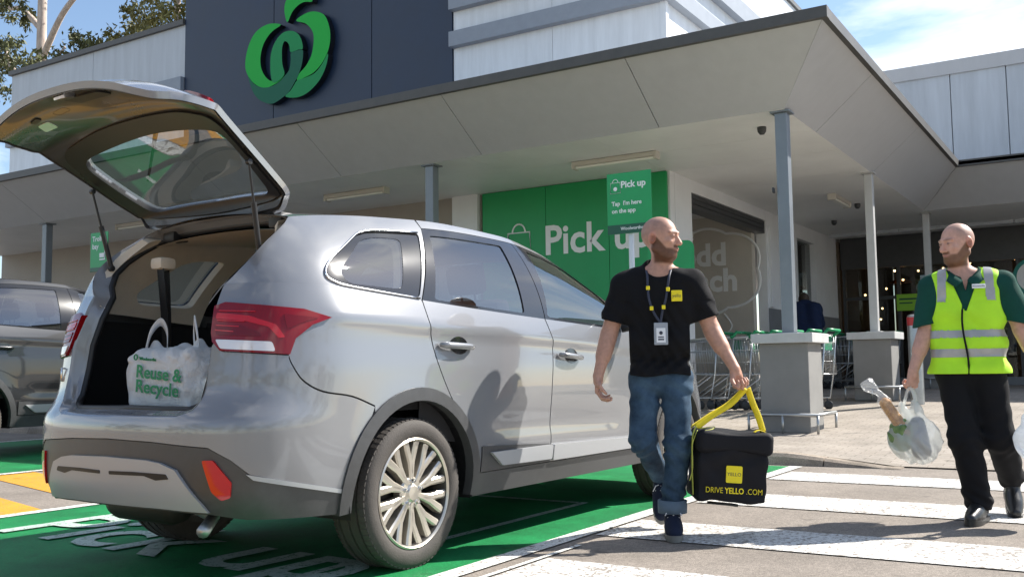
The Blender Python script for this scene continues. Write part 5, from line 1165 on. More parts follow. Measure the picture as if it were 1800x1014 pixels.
# ------------------------------------------------------------------ delivery bag
M_box = mat('black_nylon', (.007, .007, .010), .7, var=.15, vscale=12, bump=.12, bscale=60, spec=.25); M_strap = mat('yellow_webbing', (.86, .66, .012), .6, var=.06, vscale=30, bump=.2, bscale=300); M_strap2 = mat('lime_strap', (.55, .58, .10), .6)
rz1 = math.atan2(-X1, Y1); lx, lyy = .335, -.02
DB = empty('delivery_bag', (X1+math.cos(rz1)*lx-math.sin(rz1)*lyy, Y1+math.sin(rz1)*lx+math.cos(rz1)*lyy, .205), rz1+R(9), 'black insulated delivery bag with yellow straps held by the man in black', 'bag'); DB.rotation_euler = (0, R(4), rz1+R(9))
f = Field((-.22, -.20, -.02), (.24, .20, .42), .006)
def rbox(f, lo, hi, r, k=.0):
    X, Y, Z = np.meshgrid(*f.ax, indexing='ij', sparse=True); c = [(a+b)/2 for a, b in zip(lo, hi)]; h = [(b-a)/2-r for a, b in zip(lo, hi)]
    q = [np.abs(X-c[0])-h[0], np.abs(Y-c[1])-h[1], np.abs(Z-c[2])-h[2]]
    d = np.sqrt(np.maximum(q[0], 0)**2+np.maximum(q[1], 0)**2+np.maximum(q[2], 0)**2)+np.minimum(np.maximum(np.maximum(q[0], q[1]), q[2]), 0)-r
    f.D = smin(f.D, d.astype(np.float32), k); return f
rbox(f, (-.185, -.16, 0), (.185, .16, .33), .014); f.folds(lambda X, Y, Z: .0065*np.sin(X*21+3*np.sin(Z*13))*np.sin(Z*17+Y*15)+.002*np.sin(X*50+Z*40)); body_part('bag_body', f, M_box, DB)
f = Field((-.24, -.22, .22), (.27, .22, .44), .006); rbox(f, (-.19, -.178, .262), (.205, .178, .372), .028); f.folds(lambda X, Y, Z: .009*np.sin(X*17+2*np.sin(Y*13))*np.sin(Y*19+1)); body_part('bag_lid', f, M_box, DB)
q = MB(); q.prism(rpoly([(-.038, .105), (.048, .105), (.048, .195), (-.038, .195)], .008), lambda p: (p[0], -.1675, p[1]), lambda p: (p[0], -.158, p[1])); q.build('bag_logo', M_yel, DB)
text('bag_print', 'YELLO', .026, (.005, -.1682, .150), (R(90), 0, 0), M_lany, DB, .0003, 0); text('bag_print', 'DRIVE', .043, (-.146, -.1655, .062), (R(90), 0, 0), M_yel, DB, .0006, -.0004, 'LEFT', sx=.82); text('bag_print', 'YELLO', .043, (-.042, -.1655, .062), (R(90), 0, 0), M_yel, DB, .0006, .0010, 'LEFT', sx=.82); text('bag_print', '.COM', .043, (.072, -.1655, .062), (R(90), 0, 0), M_yel, DB, .0006, -.0004, 'LEFT', sx=.82)
hx, hz = .082, .612
def ribbon(pts, w_, name, m, par, across):
    pts = cpoly(pts, 6, False); A = Vector(across).normalized()*w_/2; vs = []
    for p_ in pts: vs += [tuple(Vector(p_)-A), tuple(Vector(p_)+A)]
    mb = MB(); mb.add(vs, [(2*i, 2*i+1, 2*i+3, 2*i+2) for i in range(len(pts)-1)]); o = mb.build(name, m, par, True); s_ = o.modifiers.new('thick', 'SOLIDIFY'); s_.thickness = .004; return o
ribbon([(hx, -.03, hz), (.0, -.035, .52), (-.10, -.04, .45), (-.185, -.06, .385)], .034, 'bag_strap', M_strap, DB, (.7, -.45, -.55)); ribbon([(hx+.01, -.03, hz), (.115, -.05, .54), (.145, -.08, .46), (.165, -.11, .382)], .034, 'bag_strap', M_strap, DB, (.85, -.35, .4))
ribbon([(hx, .05, hz-.004), (.0, .06, .52), (-.10, .07, .45), (-.19, .08, .38)], .04, 'bag_strap', M_strap, DB, (.25, 1, .3)); ribbon([(-.188, -.05, .39), (-.206, -.05, .33), (-.205, -.055, .2), (-.192, -.06, .02)], .03, 'bag_strap', M_strap2, DB, (0, 1, 0)); ribbon([(-.19, -.10, .37), (-.215, -.11, .29), (-.21, -.115, .17), (-.222, -.11, .10)], .022, 'bag_strap', M_strap2, DB, (.3, 1, 0))
ribbon([(-.17, -.09, .378), (-.10, -.10, .392), (-.12, -.14, .383), (-.16, -.16, .375)], .018, 'bag_strap', M_strap2, DB, (.3, 1, 0)); ribbon([(.11, -.13, .379), (.14, -.12, .392), (.18, -.11, .379)], .04, 'bag_patch', M_strap, DB, (0, 1, 0))
MB().tube([(-.12, -.10, -.012), (0, -.12, -.014), (.04, -.13, -.016)], .008, 6).build('bag_buckle', M_blackpl, DB, True)

# ------------------------------------------------------------------ carrier bags
def plastic(name, col, alpha):
    m = bpy.data.materials.new(name); m.use_nodes = True; t = m.node_tree; t.nodes.clear(); o = t.nodes.new('ShaderNodeOutputMaterial')
    d = t.nodes.new('ShaderNodeBsdfDiffuse'); d.inputs[0].default_value = (*col, 1); tl = t.nodes.new('ShaderNodeBsdfTranslucent'); tl.inputs[0].default_value = (*col, 1)
    tr = t.nodes.new('ShaderNodeBsdfTransparent'); gl = t.nodes.new('ShaderNodeBsdfGlossy'); gl.inputs['Roughness'].default_value = .3
    a = t.nodes.new('ShaderNodeMixShader'); a.inputs[0].default_value = .45; t.links.new(d.outputs[0], a.inputs[1]); t.links.new(tl.outputs[0], a.inputs[2])
    b = t.nodes.new('ShaderNodeMixShader'); b.inputs[0].default_value = alpha; t.links.new(tr.outputs[0], b.inputs[1]); t.links.new(a.outputs[0], b.inputs[2])
    c = t.nodes.new('ShaderNodeMixShader'); c.inputs[0].default_value = .07; t.links.new(b.outputs[0], c.inputs[1]); t.links.new(gl.outputs[0], c.inputs[2]); t.links.new(c.outputs[0], o.inputs[0])
    nz_ = t.nodes.new('ShaderNodeTexNoise'); nz_.inputs['Scale'].default_value = 26; nz_.inputs['Detail'].default_value = 5; nz_.inputs['Distortion'].default_value = 1.2; co = t.nodes.new('ShaderNodeTexCoord'); t.links.new(co.outputs['Object'], nz_.inputs['Vector'])
    bp = t.nodes.new('ShaderNodeBump'); bp.inputs['Strength'].default_value = .5; bp.inputs['Distance'].default_value = .02; t.links.new(nz_.outputs['Fac'], bp.inputs['Height'])
    for n in (d, tl, gl): t.links.new(bp.outputs[0], n.inputs['Normal'])
    return m
M_bagw = plastic('white_carrier_plastic', (.84, .86, .83), .60); M_bago = plastic('opaque_carrier_plastic', (.86, .89, .92), .93); M_film = plastic('clear_film', (.85, .87, .9), .13)
rz2 = math.atan2(-X2, Y2)
def loc2(x, y, z): return (X2+math.cos(rz2)*x-math.sin(rz2)*y, Y2+math.sin(rz2)*x+math.cos(rz2)*y, z)
def carrier(lx_, ly_, top, label, m, w_=.15, h=.24, dz=0):
    e = empty('carrier_bag', loc2(lx_, ly_, 0), rz2, label, 'bag', None)
    f = Field((-.24, -.18, top-.52), (.24, .18, top+.01), .0065); zc = top-.26
    f.ell((0.01, 0, zc-.06), (w_, .085, .135), .03); f.ell((.035, 0, zc-.09), (w_*.8, .09, .11), .05); f.cone((-.03, 0, zc+.02), (-.05, .01, zc+.16), .075, .012, .05, .5); f.cone((.04, 0, zc+.02), (.03, -.01, zc+.17), .075, .012, .05, .5)
    f.folds(lambda X, Y, Z: .009*np.sin(X*41+3*np.sin(Z*17+Y*11))*np.sin(Z*29+2*np.sin(X*13))+.005*np.sin(X*95+Z*22+2*np.sin(Z*30)))
    body_part('bag_skin', f, m, e)
    for sg in (-1, 1): ribbon([(sg*.045-.01, -.02*sg, zc+.10), (sg*.030, -.015*sg, zc+.19), (sg*.012, 0, top-.012), (0, 0, top-.002)], .042, 'bag_handle', m, e, (.5, 1*sg, .2))
    return e
CB = carrier(-.335, -.075, .795, 'translucent white shopping bag with bread sticking out, in the vest wearer\'s right hand', M_bagw, .15)
CB2 = carrier(.352, -.075, .80, 'pale shopping bag at the right edge of the picture, vest wearer\'s left hand', M_bago, .15)
M_veg = mat('leaf_vegetable_green', (.09, .22, .06), .6, col2=(.25, .36, .12), vscale=18, var=.5); M_egg = mat('aubergine_purple_grey', (.10, .085, .12), .35, var=.3, vscale=10); M_loaf = mat('bread_crust', (.46, .18, .035), .7, col2=(.68, .36, .10), vscale=30, bump=.3, bscale=60, var=.4)
f = Field((-.11, -.11, -.13), (.11, .11, .13), .007); f.ell((0, 0, 0), (.075, .072, .10), .02); f.folds(lambda X, Y, Z: .012*np.sin(X*55+3*np.sin(Z*33))*np.sin(Y*47+Z*20))
o = body_part('leafy_vegetable', f, M_veg, None); o.location = loc2(-.395, -.07, .50); o.rotation_euler = (.3, .3, rz2); tag(o, 'green leafy vegetable inside the translucent shopping bag', 'vegetable')
f = Field((-.09, -.09, -.17), (.09, .09, .17), .007); f.cone((0, 0, -.09), (0, 0, .07), .058, .045, .02)
o = body_part('wrapped_parcel', f, M_egg, None); o.location = loc2(-.295, -.07, .50); o.rotation_euler = (.05, -.1, rz2); tag(o, 'dark purple grey long packet inside the translucent shopping bag', 'packet')
BR = empty('bread_loaf', loc2(-.42, -.10, .60), rz2, 'long bread roll in clear film poking out of the shopping bag', 'bread'); BR.rotation_euler = (0, R(-32), rz2)
f = Field((-.07, -.07, -.14), (.07, .07, .16), .006); f.cone((0, 0, -.09), (0, 0, .11), .038, .034, .01)
for k in range(4): f.cone((-.03, -.036, -.06+.05*k), (.03, -.036, -.035+.05*k), .006, .006, .004, 1, 's')
body_part('crust', f, M_loaf, BR)
f = Field((-.09, -.09, -.16), (.09, .09, .29), .006); f.cone((0, 0, -.09), (0, 0, .12), .043, .038, .01); f.cone((0, 0, .14), (0, 0, .18), .020, .012, .03); f.cone((0, 0, .19), (-.02, 0, .25), .018, .048, .02); f.folds(lambda X, Y, Z: .006*np.sin(X*60+3*np.sin(Z*30))*np.sin(Z*45+Y*50)*(Z > .1)); body_part('film', f, M_film, BR)
# bag standing in the boot of the car
cth, sth = math.cos(-th), math.sin(-th)
def carpt(w_, s_, z_): return (-3.7745+cth*w_-sth*s_, 3.7409+sth*w_+cth*s_, z_)
TB = empty('carrier_bag', carpt(-.01, -.70, .745), -th+R(4), 'white plastic bag reading Reuse & Recycle standing in the open boot', 'bag')
f = Field((-.36, -.17, -.02), (.36, .19, .46), .0075)
rbox(f, (-.205, -.10, 0.0), (.245, .13, .30), .055); f.ell((-.225, 0, .14), (.045, .07, .12), .06); f.ell((.26, 0, .12), (.03, .07, .11), .06)
f.cone((-.18, .0, .20), (-.13, .01, .30), .085, .040, .05, .35); f.cone((.20, .0, .20), (.165, .01, .30), .085, .040, .05, .35); f.cone((0.02, .02, .24), (.06, .02, .285), .07, .03, .04, .7)
f.folds(lambda X, Y, Z: (.007*np.sin(X*29+3*np.sin(Z*15+Y*9))*np.sin(Z*23+2*np.sin(X*11)))*np.where((Y < -.05) & (np.abs(X-.03) < .17), .25, 1.3)+.006*np.sin(X*60+Z*14+2*np.sin(Z*25))*(Z > .24)); f.slab(lambda X, Y, Z: -Z+.002+0*X+0*Y)
body_part('bag_skin', f, M_bago, TB)
for pts_ in ([(-.165, -.02, .29), (-.13, -.02, .38), (-.085, .0, .43), (-.06, .02, .38), (-.07, .03, .28)], [(.20, -.02, .29), (.185, -.02, .38), (.145, .0, .435), (.115, .02, .38), (.115, .03, .28)]): ribbon(pts_, .055, 'bag_handle', M_bago, TB, (.6, -.5, .6))
M_rec = mat('recycle_print_green', (.006, .23, .09), .6)
text('bag_print', 'Reuse &', .083, (-.115, -.112, .195), (R(90), R(5), 0), M_rec, TB, .0008, .0016, 'LEFT', sx=1.10); text('bag_print', 'Recycle', .083, (-.118, -.112, .128), (R(90), R(5), 0), M_rec, TB, .0008, .0016, 'LEFT', sx=1.14)
MB().tube([(-.125+.011*math.cos(t), -.106, .262+.012*math.sin(t)) for t in np.linspace(0, 2*math.pi, 14, endpoint=False)], .0035, 6, closed=True).build('bag_emblem', M_rec, TB, True); text('bag_print', 'Woolworths', .022, (-.10, -.106, .255), (R(90), R(4), 0), M_rec, TB, .002, 0, 'LEFT')
text('bag_print', 'Please reuse this bag or recycle in store', .0135, (-.115, -.108, .080), (R(90), R(5), 0), M_rec, TB, .002, 0, 'LEFT', sx=1.1) if False else None

# ------------------------------------------------------------------ trolleys, bollard, shop contents
M_wire = mat('trolley_wire', (.50, .51, .52), .3, .85); M_tg = mat('trolley_green_plastic', (.006, .24, .09), .4); M_tb = mat('trolley_dark_plastic', (.02, .022, .025), .5)
def trolley():
    e = empty('shopping_trolley', (0, 0, 0), 0, 'x', 'trolley')
    def pos(t, yy, top): # t 0 rear .. 1 front
        x = -.40+.86*t; w_ = .27-.05*t
        z0 = .47+.03*t; z1 = .98-.05*t; return (x+(.03 if top else 0), yy*(w_ if top else w_-.03), z1 if top else z0)
    fr_ = MB(); fr_.tube([pos(0, -1, 1), pos(1, -1, 1), pos(1, 1, 1), pos(0, 1, 1)], .008, 6, closed=True); fr_.tube([pos(0, -1, 0), pos(1, -1, 0), pos(1, 1, 0), pos(0, 1, 0)], .006, 6, closed=True)
    for yy in (-1, 1):
        for t in np.linspace(0, 1, 13): fr_.tube([pos(t, yy, 0), pos(t, yy, 1)], .0032, 5)
        for q in (.33, .66): fr_.tube([Vector(pos(t, yy, 0)).lerp(Vector(pos(t, yy, 1)), q) for t in (0, 1)], .0035, 5)
    for t in (0, 1):
        for yy in np.linspace(-.8, .8, 8): fr_.tube([pos(t, yy, 0), pos(t, yy, 1)], .0032, 5)
    for yy in np.linspace(-.9, .9, 8): fr_.tube([pos(0, yy, 0), pos(1, yy, 0)], .0032, 5)
    fr_.build('basket', M_wire, e, True)
    ch = MB()
    for yy in (-1, 1): ch.tube([(-.40, yy*.26, 1.0), (-.36, yy*.25, .5), (-.30, yy*.26, .16), (.42, yy*.22, .15)], .012, 6); ch.tube([(.40, yy*.22, .15), (-.05, yy*.22, .46)], .009, 6)
    ch.tube([(.42, -.22, .15), (.42, .22, .15)], .012, 6); ch.build('chassis', M_wire, e, True)
    MB().tube([(-.45, -.28, 1.04), (-.45, .28, 1.04)], .021, 10).build('handle', M_tg, e, True)
    for yy in (-1, 1): MB().tube([(-.45, yy*.27, 1.04), (-.40, yy*.262, .99), (-.36, yy*.26, .97)], .020, 8).build('handle_bracket', M_tg, e, True)
    MB().bbox((-.37, -.2, .78), (-.355, .2, .98), .006).build('child_seat_flap', M_tg, e)
    for (x, y) in ((-.28, .24), (-.28, -.24), (.38, .2), (.38, -.2)):
        c = MB(); c.lathe([(.001, -.014), (.05, -.014), (.06, -.008), (.06, .008), (.05, .014), (.001, .014)], 14, 'y', (x, y, .062)); c.tube([(x, y, .06), (x+.02, y, .15)], .012, 6); c.build('caster', M_tb, e, True, 40)
    return e
T0 = trolley(); NAMES = ['nearest the building corner', 'second from the corner', 'third from the corner', 'fourth from the corner', 'fifth from the corner', 'sixth from the corner', 'farthest from the corner']
for i in range(7):
    o = T0 if i == 0 else copy_tree(T0); x = -5.75+.27*i; y = 14.55; o.scale = (1.1, 1.1, 1.12); o.location = (x, y, pav(x, y)+.0); o.rotation_euler = (0, 0, R(180+random.uniform(-1.5, 1.5)))
    tag(o, 'green-handled wire shopping trolley in the row by the wide opening, '+NAMES[i], 'trolley', 'shopping trolleys nested by the opening')
for i in range(5):
    o = copy_tree(T0); x = -5.7+.30*i; y = 21.4; o.location = (x, y, pav(x, y)); o.rotation_euler = (0, 0, R(180)); tag(o, 'green-handled shopping trolley in the far row before the shop window, '+('leftmost', 'second from left', 'third from left', 'fourth from left', 'rightmost')[i], 'trolley', 'shopping trolleys in the far row')
bl = empty('bollard', (-2.74, 15.75, pav(-2.74, 15.75)), 0, 'steel bollard with red band round its top', 'bollard')
MB().lathe([(.1, 0), (.1, 1.30), (.09, 1.335), (.05, 1.35), (.001, 1.352)], 24, 'z').build('bollard_tube', M_galv, bl, True, 40)
M_redband = mat('red_reflective_band', (.45, .03, .035), .35); MB().lathe([(.1005, 1.18), (.1035, 1.182), (.1035, 1.305), (.1005, 1.307)], 24, 'z').build('bollard_band', M_redband, bl, True, 40)
M_warm = emit('lamp_glow', (1, .62, .28), 7); M_copper = mat('copper_shade', (.55, .20, .07), .3, .8)
def pend(x, y, z, label):
    e = empty('pendant_lamp', (x, y, z), 0, label, 'lamp', None)
    MB().lathe([(.03, .16), (.07, .13), (.26, .03), (.27, 0), (.25, .005), (.06, .115)], 24, 'z').build('lamp_shade', M_copper, e, True); MB().lathe([(.001, .02), (.05, .05), (.04, .1), (.001, .12)], 12, 'z').build('bulb', M_warm, e, True); MB().tube([(0, 0, .15), (0, 0, 3.9-z)], .008, 6).build('cord', M_blackpl, e, True)
pend(-4.85, 26.3, 3.0, 'copper pendant lamp nearest the wall inside the shop'); pend(-4.05, 26.3, 2.97, 'copper pendant lamp behind the pale post inside the shop')
random.seed(3); BUL = []
for k in range(34):
    x = random.uniform(-5.9, -2.2); y = random.uniform(25.8, 29.5); z = random.uniform(2.1, 3.7)
    BUL.append((x, y, z))
fb = MB()
for (x, y, z) in BUL: fb.lathe([(.001, -.03), (.024, -.015), (.03, 0), (.024, .018), (.001, .03)], 8, 'z', (x, y, z)); fb.tube([(x, y, z+.03), (x, y, 3.9)], .004, 4, mi=1)
o = fb.build('string_lights', [M_warm, M_blackpl], None, True); tag(o, 'small warm fairy lights hanging inside the shop entrance', 'lights', None, 'stuff')
M_shelf = mat('shop_shelf_wood', (.20, .13, .075), .6, var=.3, vscale=5)
GOODS = [mat('goods_%s' % n_, c, .5) for n_, c in (('red', (.5, .05, .04)), ('white', (.7, .68, .62)), ('green', (.06, .3, .08)), ('orange', (.75, .3, .04)), ('brown', (.22, .12, .06)), ('blue', (.08, .16, .4)))]
for k, (x, y) in enumerate(((-5.3, 26.0), (-4.2, 26.4), (-3.2, 26.1), (-1.9, 26.3), (-.4, 26.2))):
    e = empty('display_stand', (x, y, .43), 0, '%s wooden display stand inside the shop window' % ('first (leftmost)', 'second', 'third', 'fourth', 'fifth (rightmost)')[k], 'shelf')
    for j in range(3): MB().bbox((-.42, -.25+.12*j, .34+.36*j), (.42, .3, .37+.36*j), .006).build('shelf_board', M_shelf, e)
    for sx in (-.43, .43): MB().bbox((sx-.015, -.25, 0), (sx+.015, .3, 1.35), .005).build('side_board', M_shelf, e)
    for j in range(3):
        for i in range(7):
            s_ = random.uniform(.035, .05); hh = random.uniform(.12, .26); zz = .37+.36*j+.001
            g = MB(); g.lathe([(.001, 0), (s_, 0), (s_, hh*.65), (s_*.5, hh*.8), (s_*.45, hh), (.001, hh)], 10, 'z', (-.36+.12*i, -.12+.12*j, zz)); g.build('jar', random.choice(GOODS), e, True, 40)
lsn = empty('lime_window_sign', (-4.45, 24.93, 2.42), 0, 'lime green notice hung in the shop window beside the bollard', 'sign'); M_lime = mat('lime_card', (.30, .62, .05), .6); MB().bbox((-.26, -.01, -.2), (.26, 0, .2), .003).build('notice_card', M_lime, lsn); MB().box((-.2, -.013, .06), (.2, -.0105, .1)).box((-.2, -.013, -.03), (.1, -.0105, .0)).build('notice_print', M_sdark, lsn)
wp = empty('window_poster', (-3.95, 24.9, 1.5), 0, 'tall pale blue poster standing behind the vest wearer\'s shoulder', 'poster'); MB().bbox((-.2, -.012, -.3), (.2, 0, 1.55), .004).build('poster_board', mat('pale_blue_card', (.42, .56, .66), .5, var=.15, vscale=3), wp); MB().box((-.12, -.0155, 1.2), (.14, -.0125, 1.28)).box((-.12, -.0155, 1.05), (.08, -.0125, 1.1)).build('poster_print', M_sgreen, wp)
cs_ = empty('round_sign', (-1.72, 24.6, 2.85), 0, 'round white sign with teal ring at the right edge of the picture', 'sign'); MB().lathe([(.001, 0), (.42, 0), (.42, .03), (.001, .03)], 40, 'y', (0, 0, 0)).build('disc', M_sw, cs_, True, 40); MB().lathe([(.35, -.006), (.43, -.006), (.43, .001), (.35, .001)], 40, 'y', closed=True).build('ring', mat('teal_ring', (.01, .23, .19), .5), cs_, True, 40); MB().tube([(0, .05, -.4), (0, .05, -2.4)], .04, 10).build('sign_post', M_post, cs_, True)
pts = cpoly([(-.18, -.1), (-.02, .2), (.18, .12), (.12, -.16)], 5); q = MB(); q.prism(pts, lambda p: (p[0], -.006, p[1]), lambda p: (p[0], -.002, p[1])); q.build('emblem', M_sgreen, cs_)
# shopper by the trolleys, seen from behind
M_hood = fabric('navy_jacket', (.008, .016, .045)); M_jn = fabric('mid_blue_jeans', (.02, .05, .12)); M_hair = mat('dark_brown_hair', (.03, .018, .010), .7)
X3, Y3 = -4.98, 18.0; P3 = empty('person', (X3, Y3, pav(X3, Y3)), R(200), 'person in navy jacket seen from behind, bending over trolleys beyond the grey post', 'person')
f = Field((-.45, -.75, 0), (.45, .40, 1.7), .009)
f.cone((-.1, .05, .95), (.1, .05, .95), .13, .13, .05, .9); f.cone((-.1, .02, 1.0), (-.12, -.22, 1.33), .12, .12, .08); f.cone((.1, .02, 1.0), (.12, -.22, 1.33), .12, .12, .08)
f.cone((0, -.26, 1.40), (0, -.33, 1.46), .06, .06, .03); f.ell((0, -.40, 1.50), (.08, .10, .11), .02); limb(f, [(-.2, -.25, 1.35), (-.26, -.42, 1.12), (-.2, -.62, 1.05)], (.06, .05, .035)); limb(f, [(.2, -.25, 1.35), (.26, -.42, 1.12), (.2, -.62, 1.05)], (.06, .05, .035))
hand(f, (-.2, -.62, 1.05), (0, -1, -.2), (1, 0, 0), 40); hand(f, (.2, -.62, 1.05), (0, -1, -.2), (-1, 0, 0), 40); limb(f, [(-.1, .05, .9), (-.11, .0, .5), (-.11, .04, .08)], (.09, .065, .045)); limb(f, [(.1, .05, .9), (.11, .0, .5), (.11, .04, .08)], (.09, .065, .045)); f.cone((-.11, .04, .05), (-.11, -.12, .04), .045, .04); f.cone((.11, .04, .05), (.11, -.12, .04), .045, .04)
body_part('body', f, M_skin, P3, lambda V: np.tile(np.array((.45, .26, .19)), (len(V), 1)))
f = Field((-.45, -.62, .80), (.45, .40, 1.55), .009)
f.cone((-.1, .05, .93), (.1, .05, .93), .15, .15, .05, .9); f.cone((-.1, .02, 1.0), (-.12, -.22, 1.33), .145, .145, .08); f.cone((.1, .02, 1.0), (.12, -.22, 1.33), .145, .145, .08); limb(f, [(-.2, -.25, 1.36), (-.26, -.42, 1.12), (-.215, -.58, 1.06)], (.085, .075, .06)); limb(f, [(.2, -.25, 1.36), (.26, -.42, 1.12), (.215, -.58, 1.06)], (.085, .075, .06)); f.cone((-.04, -.24, 1.43), (.04, -.24, 1.43), .075, .075, .03)
f.folds(lambda X, Y, Z: wob(X, Y, Z, .007, (22, 9, 20))); f.slab(lambda X, Y, Z: .86-Z+0*X+0*Y); body_part('jacket', f, M_hood, P3)
f = Field((-.3, -.2, .05), (.3, .3, 1.0), .009); f.cone((-.08, .05, .9), (.08, .05, .9), .14, .14, .05, .9); limb(f, [(-.1, .05, .88), (-.11, .0, .5), (-.11, .04, .09)], (.12, .09, .075), .05); limb(f, [(.1, .05, .88), (.11, .0, .5), (.11, .04, .09)], (.12, .09, .075), .05); f.folds(lambda X, Y, Z: wob(X, Y, Z, .006, (28, 10, 28))); f.slab(lambda X, Y, Z: .07-Z+0*X+0*Y); body_part('jeans', f, M_jn, P3)
f = Field((-.14, -.56, 1.38), (.14, -.24, 1.66), .008); f.ell((0, -.385, 1.525), (.09, .105, .11), .02); f.slab(lambda X, Y, Z: (-.44-Y)*1.0+0*X+(1.5-Z)*.3); body_part('hair', f, M_hair, P3); P3.scale = (1.1, 1.1, 1.14)

# ------------------------------------------------------------------ trees behind the building
M_bark = mat('gum_bark', (.46, .36, .30), .85, col2=(.62, .52, .44), vscale=3, var=.25, stretch=(4, 4, .6), bump=.3, bscale=20)
def leafmat(name, a, b_):
    m = mat(name, a, .55, col2=b_, vscale=.9, var=.35, spec=.3); m.node_tree.nodes['Principled BSDF'].inputs['Transmission Weight'].default_value = 0; return m
M_leaf = leafmat('gum_leaves', (.075, .085, .030), (.15, .155, .055)); M_leaf2 = leafmat('olive_leaves', (.11, .115, .035), (.21, .19, .06))
def gum(name, x, y, H_, label, clumps, lean, m, n, limbs, r0=.34, seed=1):
    random.seed(seed); rg = np.random.RandomState(seed)
    e = empty(name, (x, y, 0), 0, label, 'tree'); tr = MB()
    base = [Vector((lean[0]*t+.15*math.sin(t*5), lean[1]*t, H_*t)) for t in np.linspace(0, 1, 12)]
    tr.tube(base, [r0*(1-.72*t) for t in np.linspace(0, 1, 12)], 10)
    tr.build('trunk', M_bark, e, True)
    for l in limbs: lm = MB(); pts = cpoly(l, 6, False); lm.tube(pts, [.14*(1-.8*i/len(pts)) for i in range(len(pts))], 7); lm.build('limb', M_bark, e, True)
    V = []; F = []
    for (c, r) in clumps:
        c = np.array(c); r = np.array(r); k = int(n*(r[0]*r[1]*r[2])**.6)
        sub = c+rg.normal(0, 1, (max(3, k//60), 3))*r*.48
        P = sub[rg.randint(0, len(sub), k)]+rg.normal(0, 1, (k, 3))*r.mean()*.15
        for p_ in P:
            d = rg.normal(0, 1, 3); d[2] -= .9; d /= np.linalg.norm(d); s = np.cross(d, rg.normal(0, 1, 3)); s /= np.linalg.norm(s)+1e-9; L = rg.uniform(.16, .30); w_ = L*.2; b = len(V)
            V += [tuple(p_), tuple(p_+d*L*.5+s*w_), tuple(p_+d*L), tuple(p_+d*L*.5-s*w_)]; F.append((b, b+1, b+2, b+3))
    cr_ = MB(); cr_.v = V; cr_.f = F; cr_.mi = [0]*len(F); o = cr_.build('crown', m, e, fix=False); return e
gum('gum_tree', -36.0, 22, 23, 'tall gum tree with pale trunk at the top left, behind the building', [((-1.6, -1, 13.2), (1.3, 1.2, .8)), ((-2.6, 0, 14.3), (1.2, 1.2, .8)), ((2.2, -.8, 12.9), (1.9, 1.3, .75)), ((3.4, 0, 13.3), (.9, 1, .5)), ((-3.4, .5, 16.8), (1.2, 1.2, .5)), ((.8, 0, 22.5), (3, 3, 2)), ((-3, 1, 20), (2.2, 2.2, 1.6)), ((4, 1, 19.5), (2.2, 2.2, 1.4)), ((-1, .2, 15.6), (.8, .9, .5))], (.5, 0), M_leaf, 640,
    [[(.3, 0, 13.2), (1.8, -.1, 14.8), (3.6, 0, 16.2), (4.6, 0, 18.4), (4.3, .5, 19.5)], [(.3, 0, 12.2), (-1.2, -.3, 13.2), (-2.2, 0, 14.5)], [(.35, 0, 14.5), (-1.4, .2, 15.8), (-3.2, .6, 16.6), (-3.2, 1, 19.6)], [(.3, 0, 12.0), (1.2, -.4, 12.3), (2.8, -.6, 13.2)]])
gum('gum_tree', -29.2, 23, 18, 'olive leafed gum crown rising over the parapet left of the navy wall', [((-2.2, 0, 13.6), (1.2, 1.4, .9)), ((-.2, -.5, 13.2), (1.5, 1.4, 1.0)), ((1.6, 0, 14.1), (1.7, 1.6, 1.3)), ((3.0, 0, 15.4), (1.6, 1.5, 1.2)), ((.4, 0, 16.5), (2.4, 2, 1.5)), ((-1.5, 0, 15.3), (.9, 1.1, .6))], (.6, 0), M_leaf2, 620, [[(.3, 0, 10.5), (-1, 0, 12), (-2.2, 0, 13.4)], [(.35, 0, 11), (1.5, 0, 12.8), (2.8, 0, 15.2)]], .28, 5)
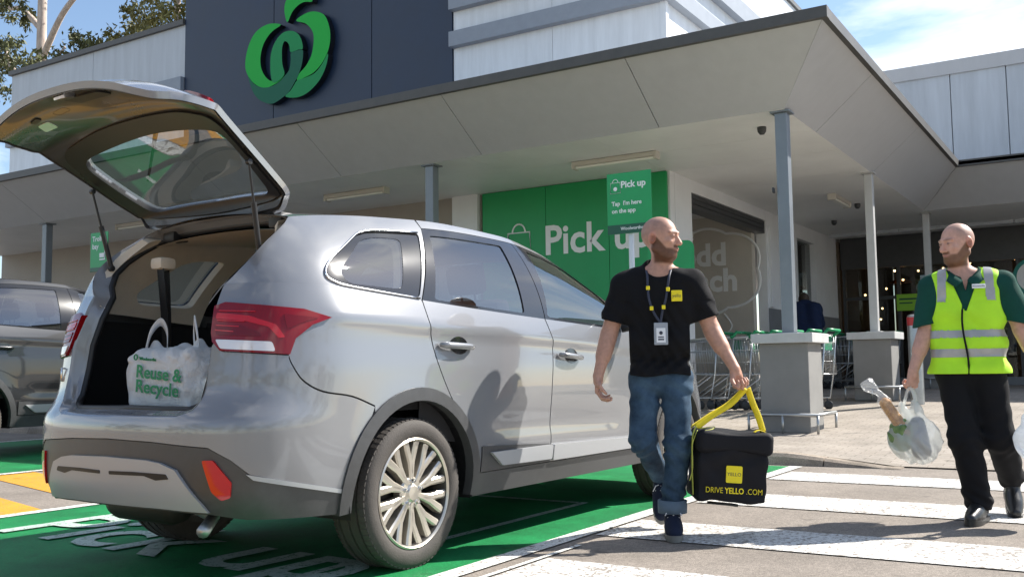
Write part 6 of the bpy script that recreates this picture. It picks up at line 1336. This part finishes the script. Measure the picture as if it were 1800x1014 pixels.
gum('gum_tree', -41.5, 14, 15, 'dark gum tree at the far left edge beside the building', [((0, 0, 9), (2.6, 2.4, 1.6)), ((-2.2, 0, 7), (2, 2, 1.4)), ((2.2, 0, 7.2), (1.6, 2, 1.2)), ((.5, 0, 11.6), (2, 2, 1.3))], (.3, 0), M_leaf, 420, [[(.1, 0, 5), (-1, 0, 6.4), (-2, 0, 7.2)], [(.1, 0, 5.4), (1.4, 0, 6.6), (2.2, 0, 7.4)]], .28, 9)

# trees and shrubs across the car park behind the viewpoint: unseen, added for the paint and the glass to reflect
def backtree(x, y, h, w_, seed, label):
    rg = np.random.RandomState(seed); e = empty('reflection_tree', (x, y, 0), 0, label, 'tree', 'unseen trees added for reflections')
    MB().tube([(0, 0, 0), (.1, .05, h*.35), (.05, 0, h*.7)], [.22, .16, .06], 8).build('trunk', M_bark, e, True)
    k = 2600; sub_ = rg.normal(0, 1, (26, 3))*np.array((w_*.42, w_*.42, h*.20))+np.array((0, 0, h*.58)); P = sub_[rg.randint(0, 26, k)]+rg.normal(0, .42, (k, 3)); V = []; F = []
    for p_ in P:
        d = rg.normal(0, 1, 3); d /= np.linalg.norm(d); s = np.cross(d, rg.normal(0, 1, 3)); s /= np.linalg.norm(s)+1e-9; L = rg.uniform(.3, .55); b = len(V)
        V += [tuple(p_), tuple(p_+d*L*.5+s*L*.25), tuple(p_+d*L), tuple(p_+d*L*.5-s*L*.25)]; F.append((b, b+1, b+2, b+3))
    c = MB(); c.v = V; c.f = F; c.mi = [0]*len(F); c.build('crown', M_leaf, e, fix=False)
spots = [(-34, -20), (-24, -24), (-14, -21), (-4, -25), (6, -22), (17, -20), (25, -11), (30, 0), (32, 11)]
for k, (x, y) in enumerate(spots): backtree(x, y, 7.5+(k*37 % 5)*.6, 5.5+(k*13 % 4)*.5, 40+k, 'unseen bushy tree added for reflections across the car park, %s in the line from the left' % ('first', 'second', 'third', 'fourth', 'fifth', 'sixth', 'seventh', 'eighth', 'ninth')[k])
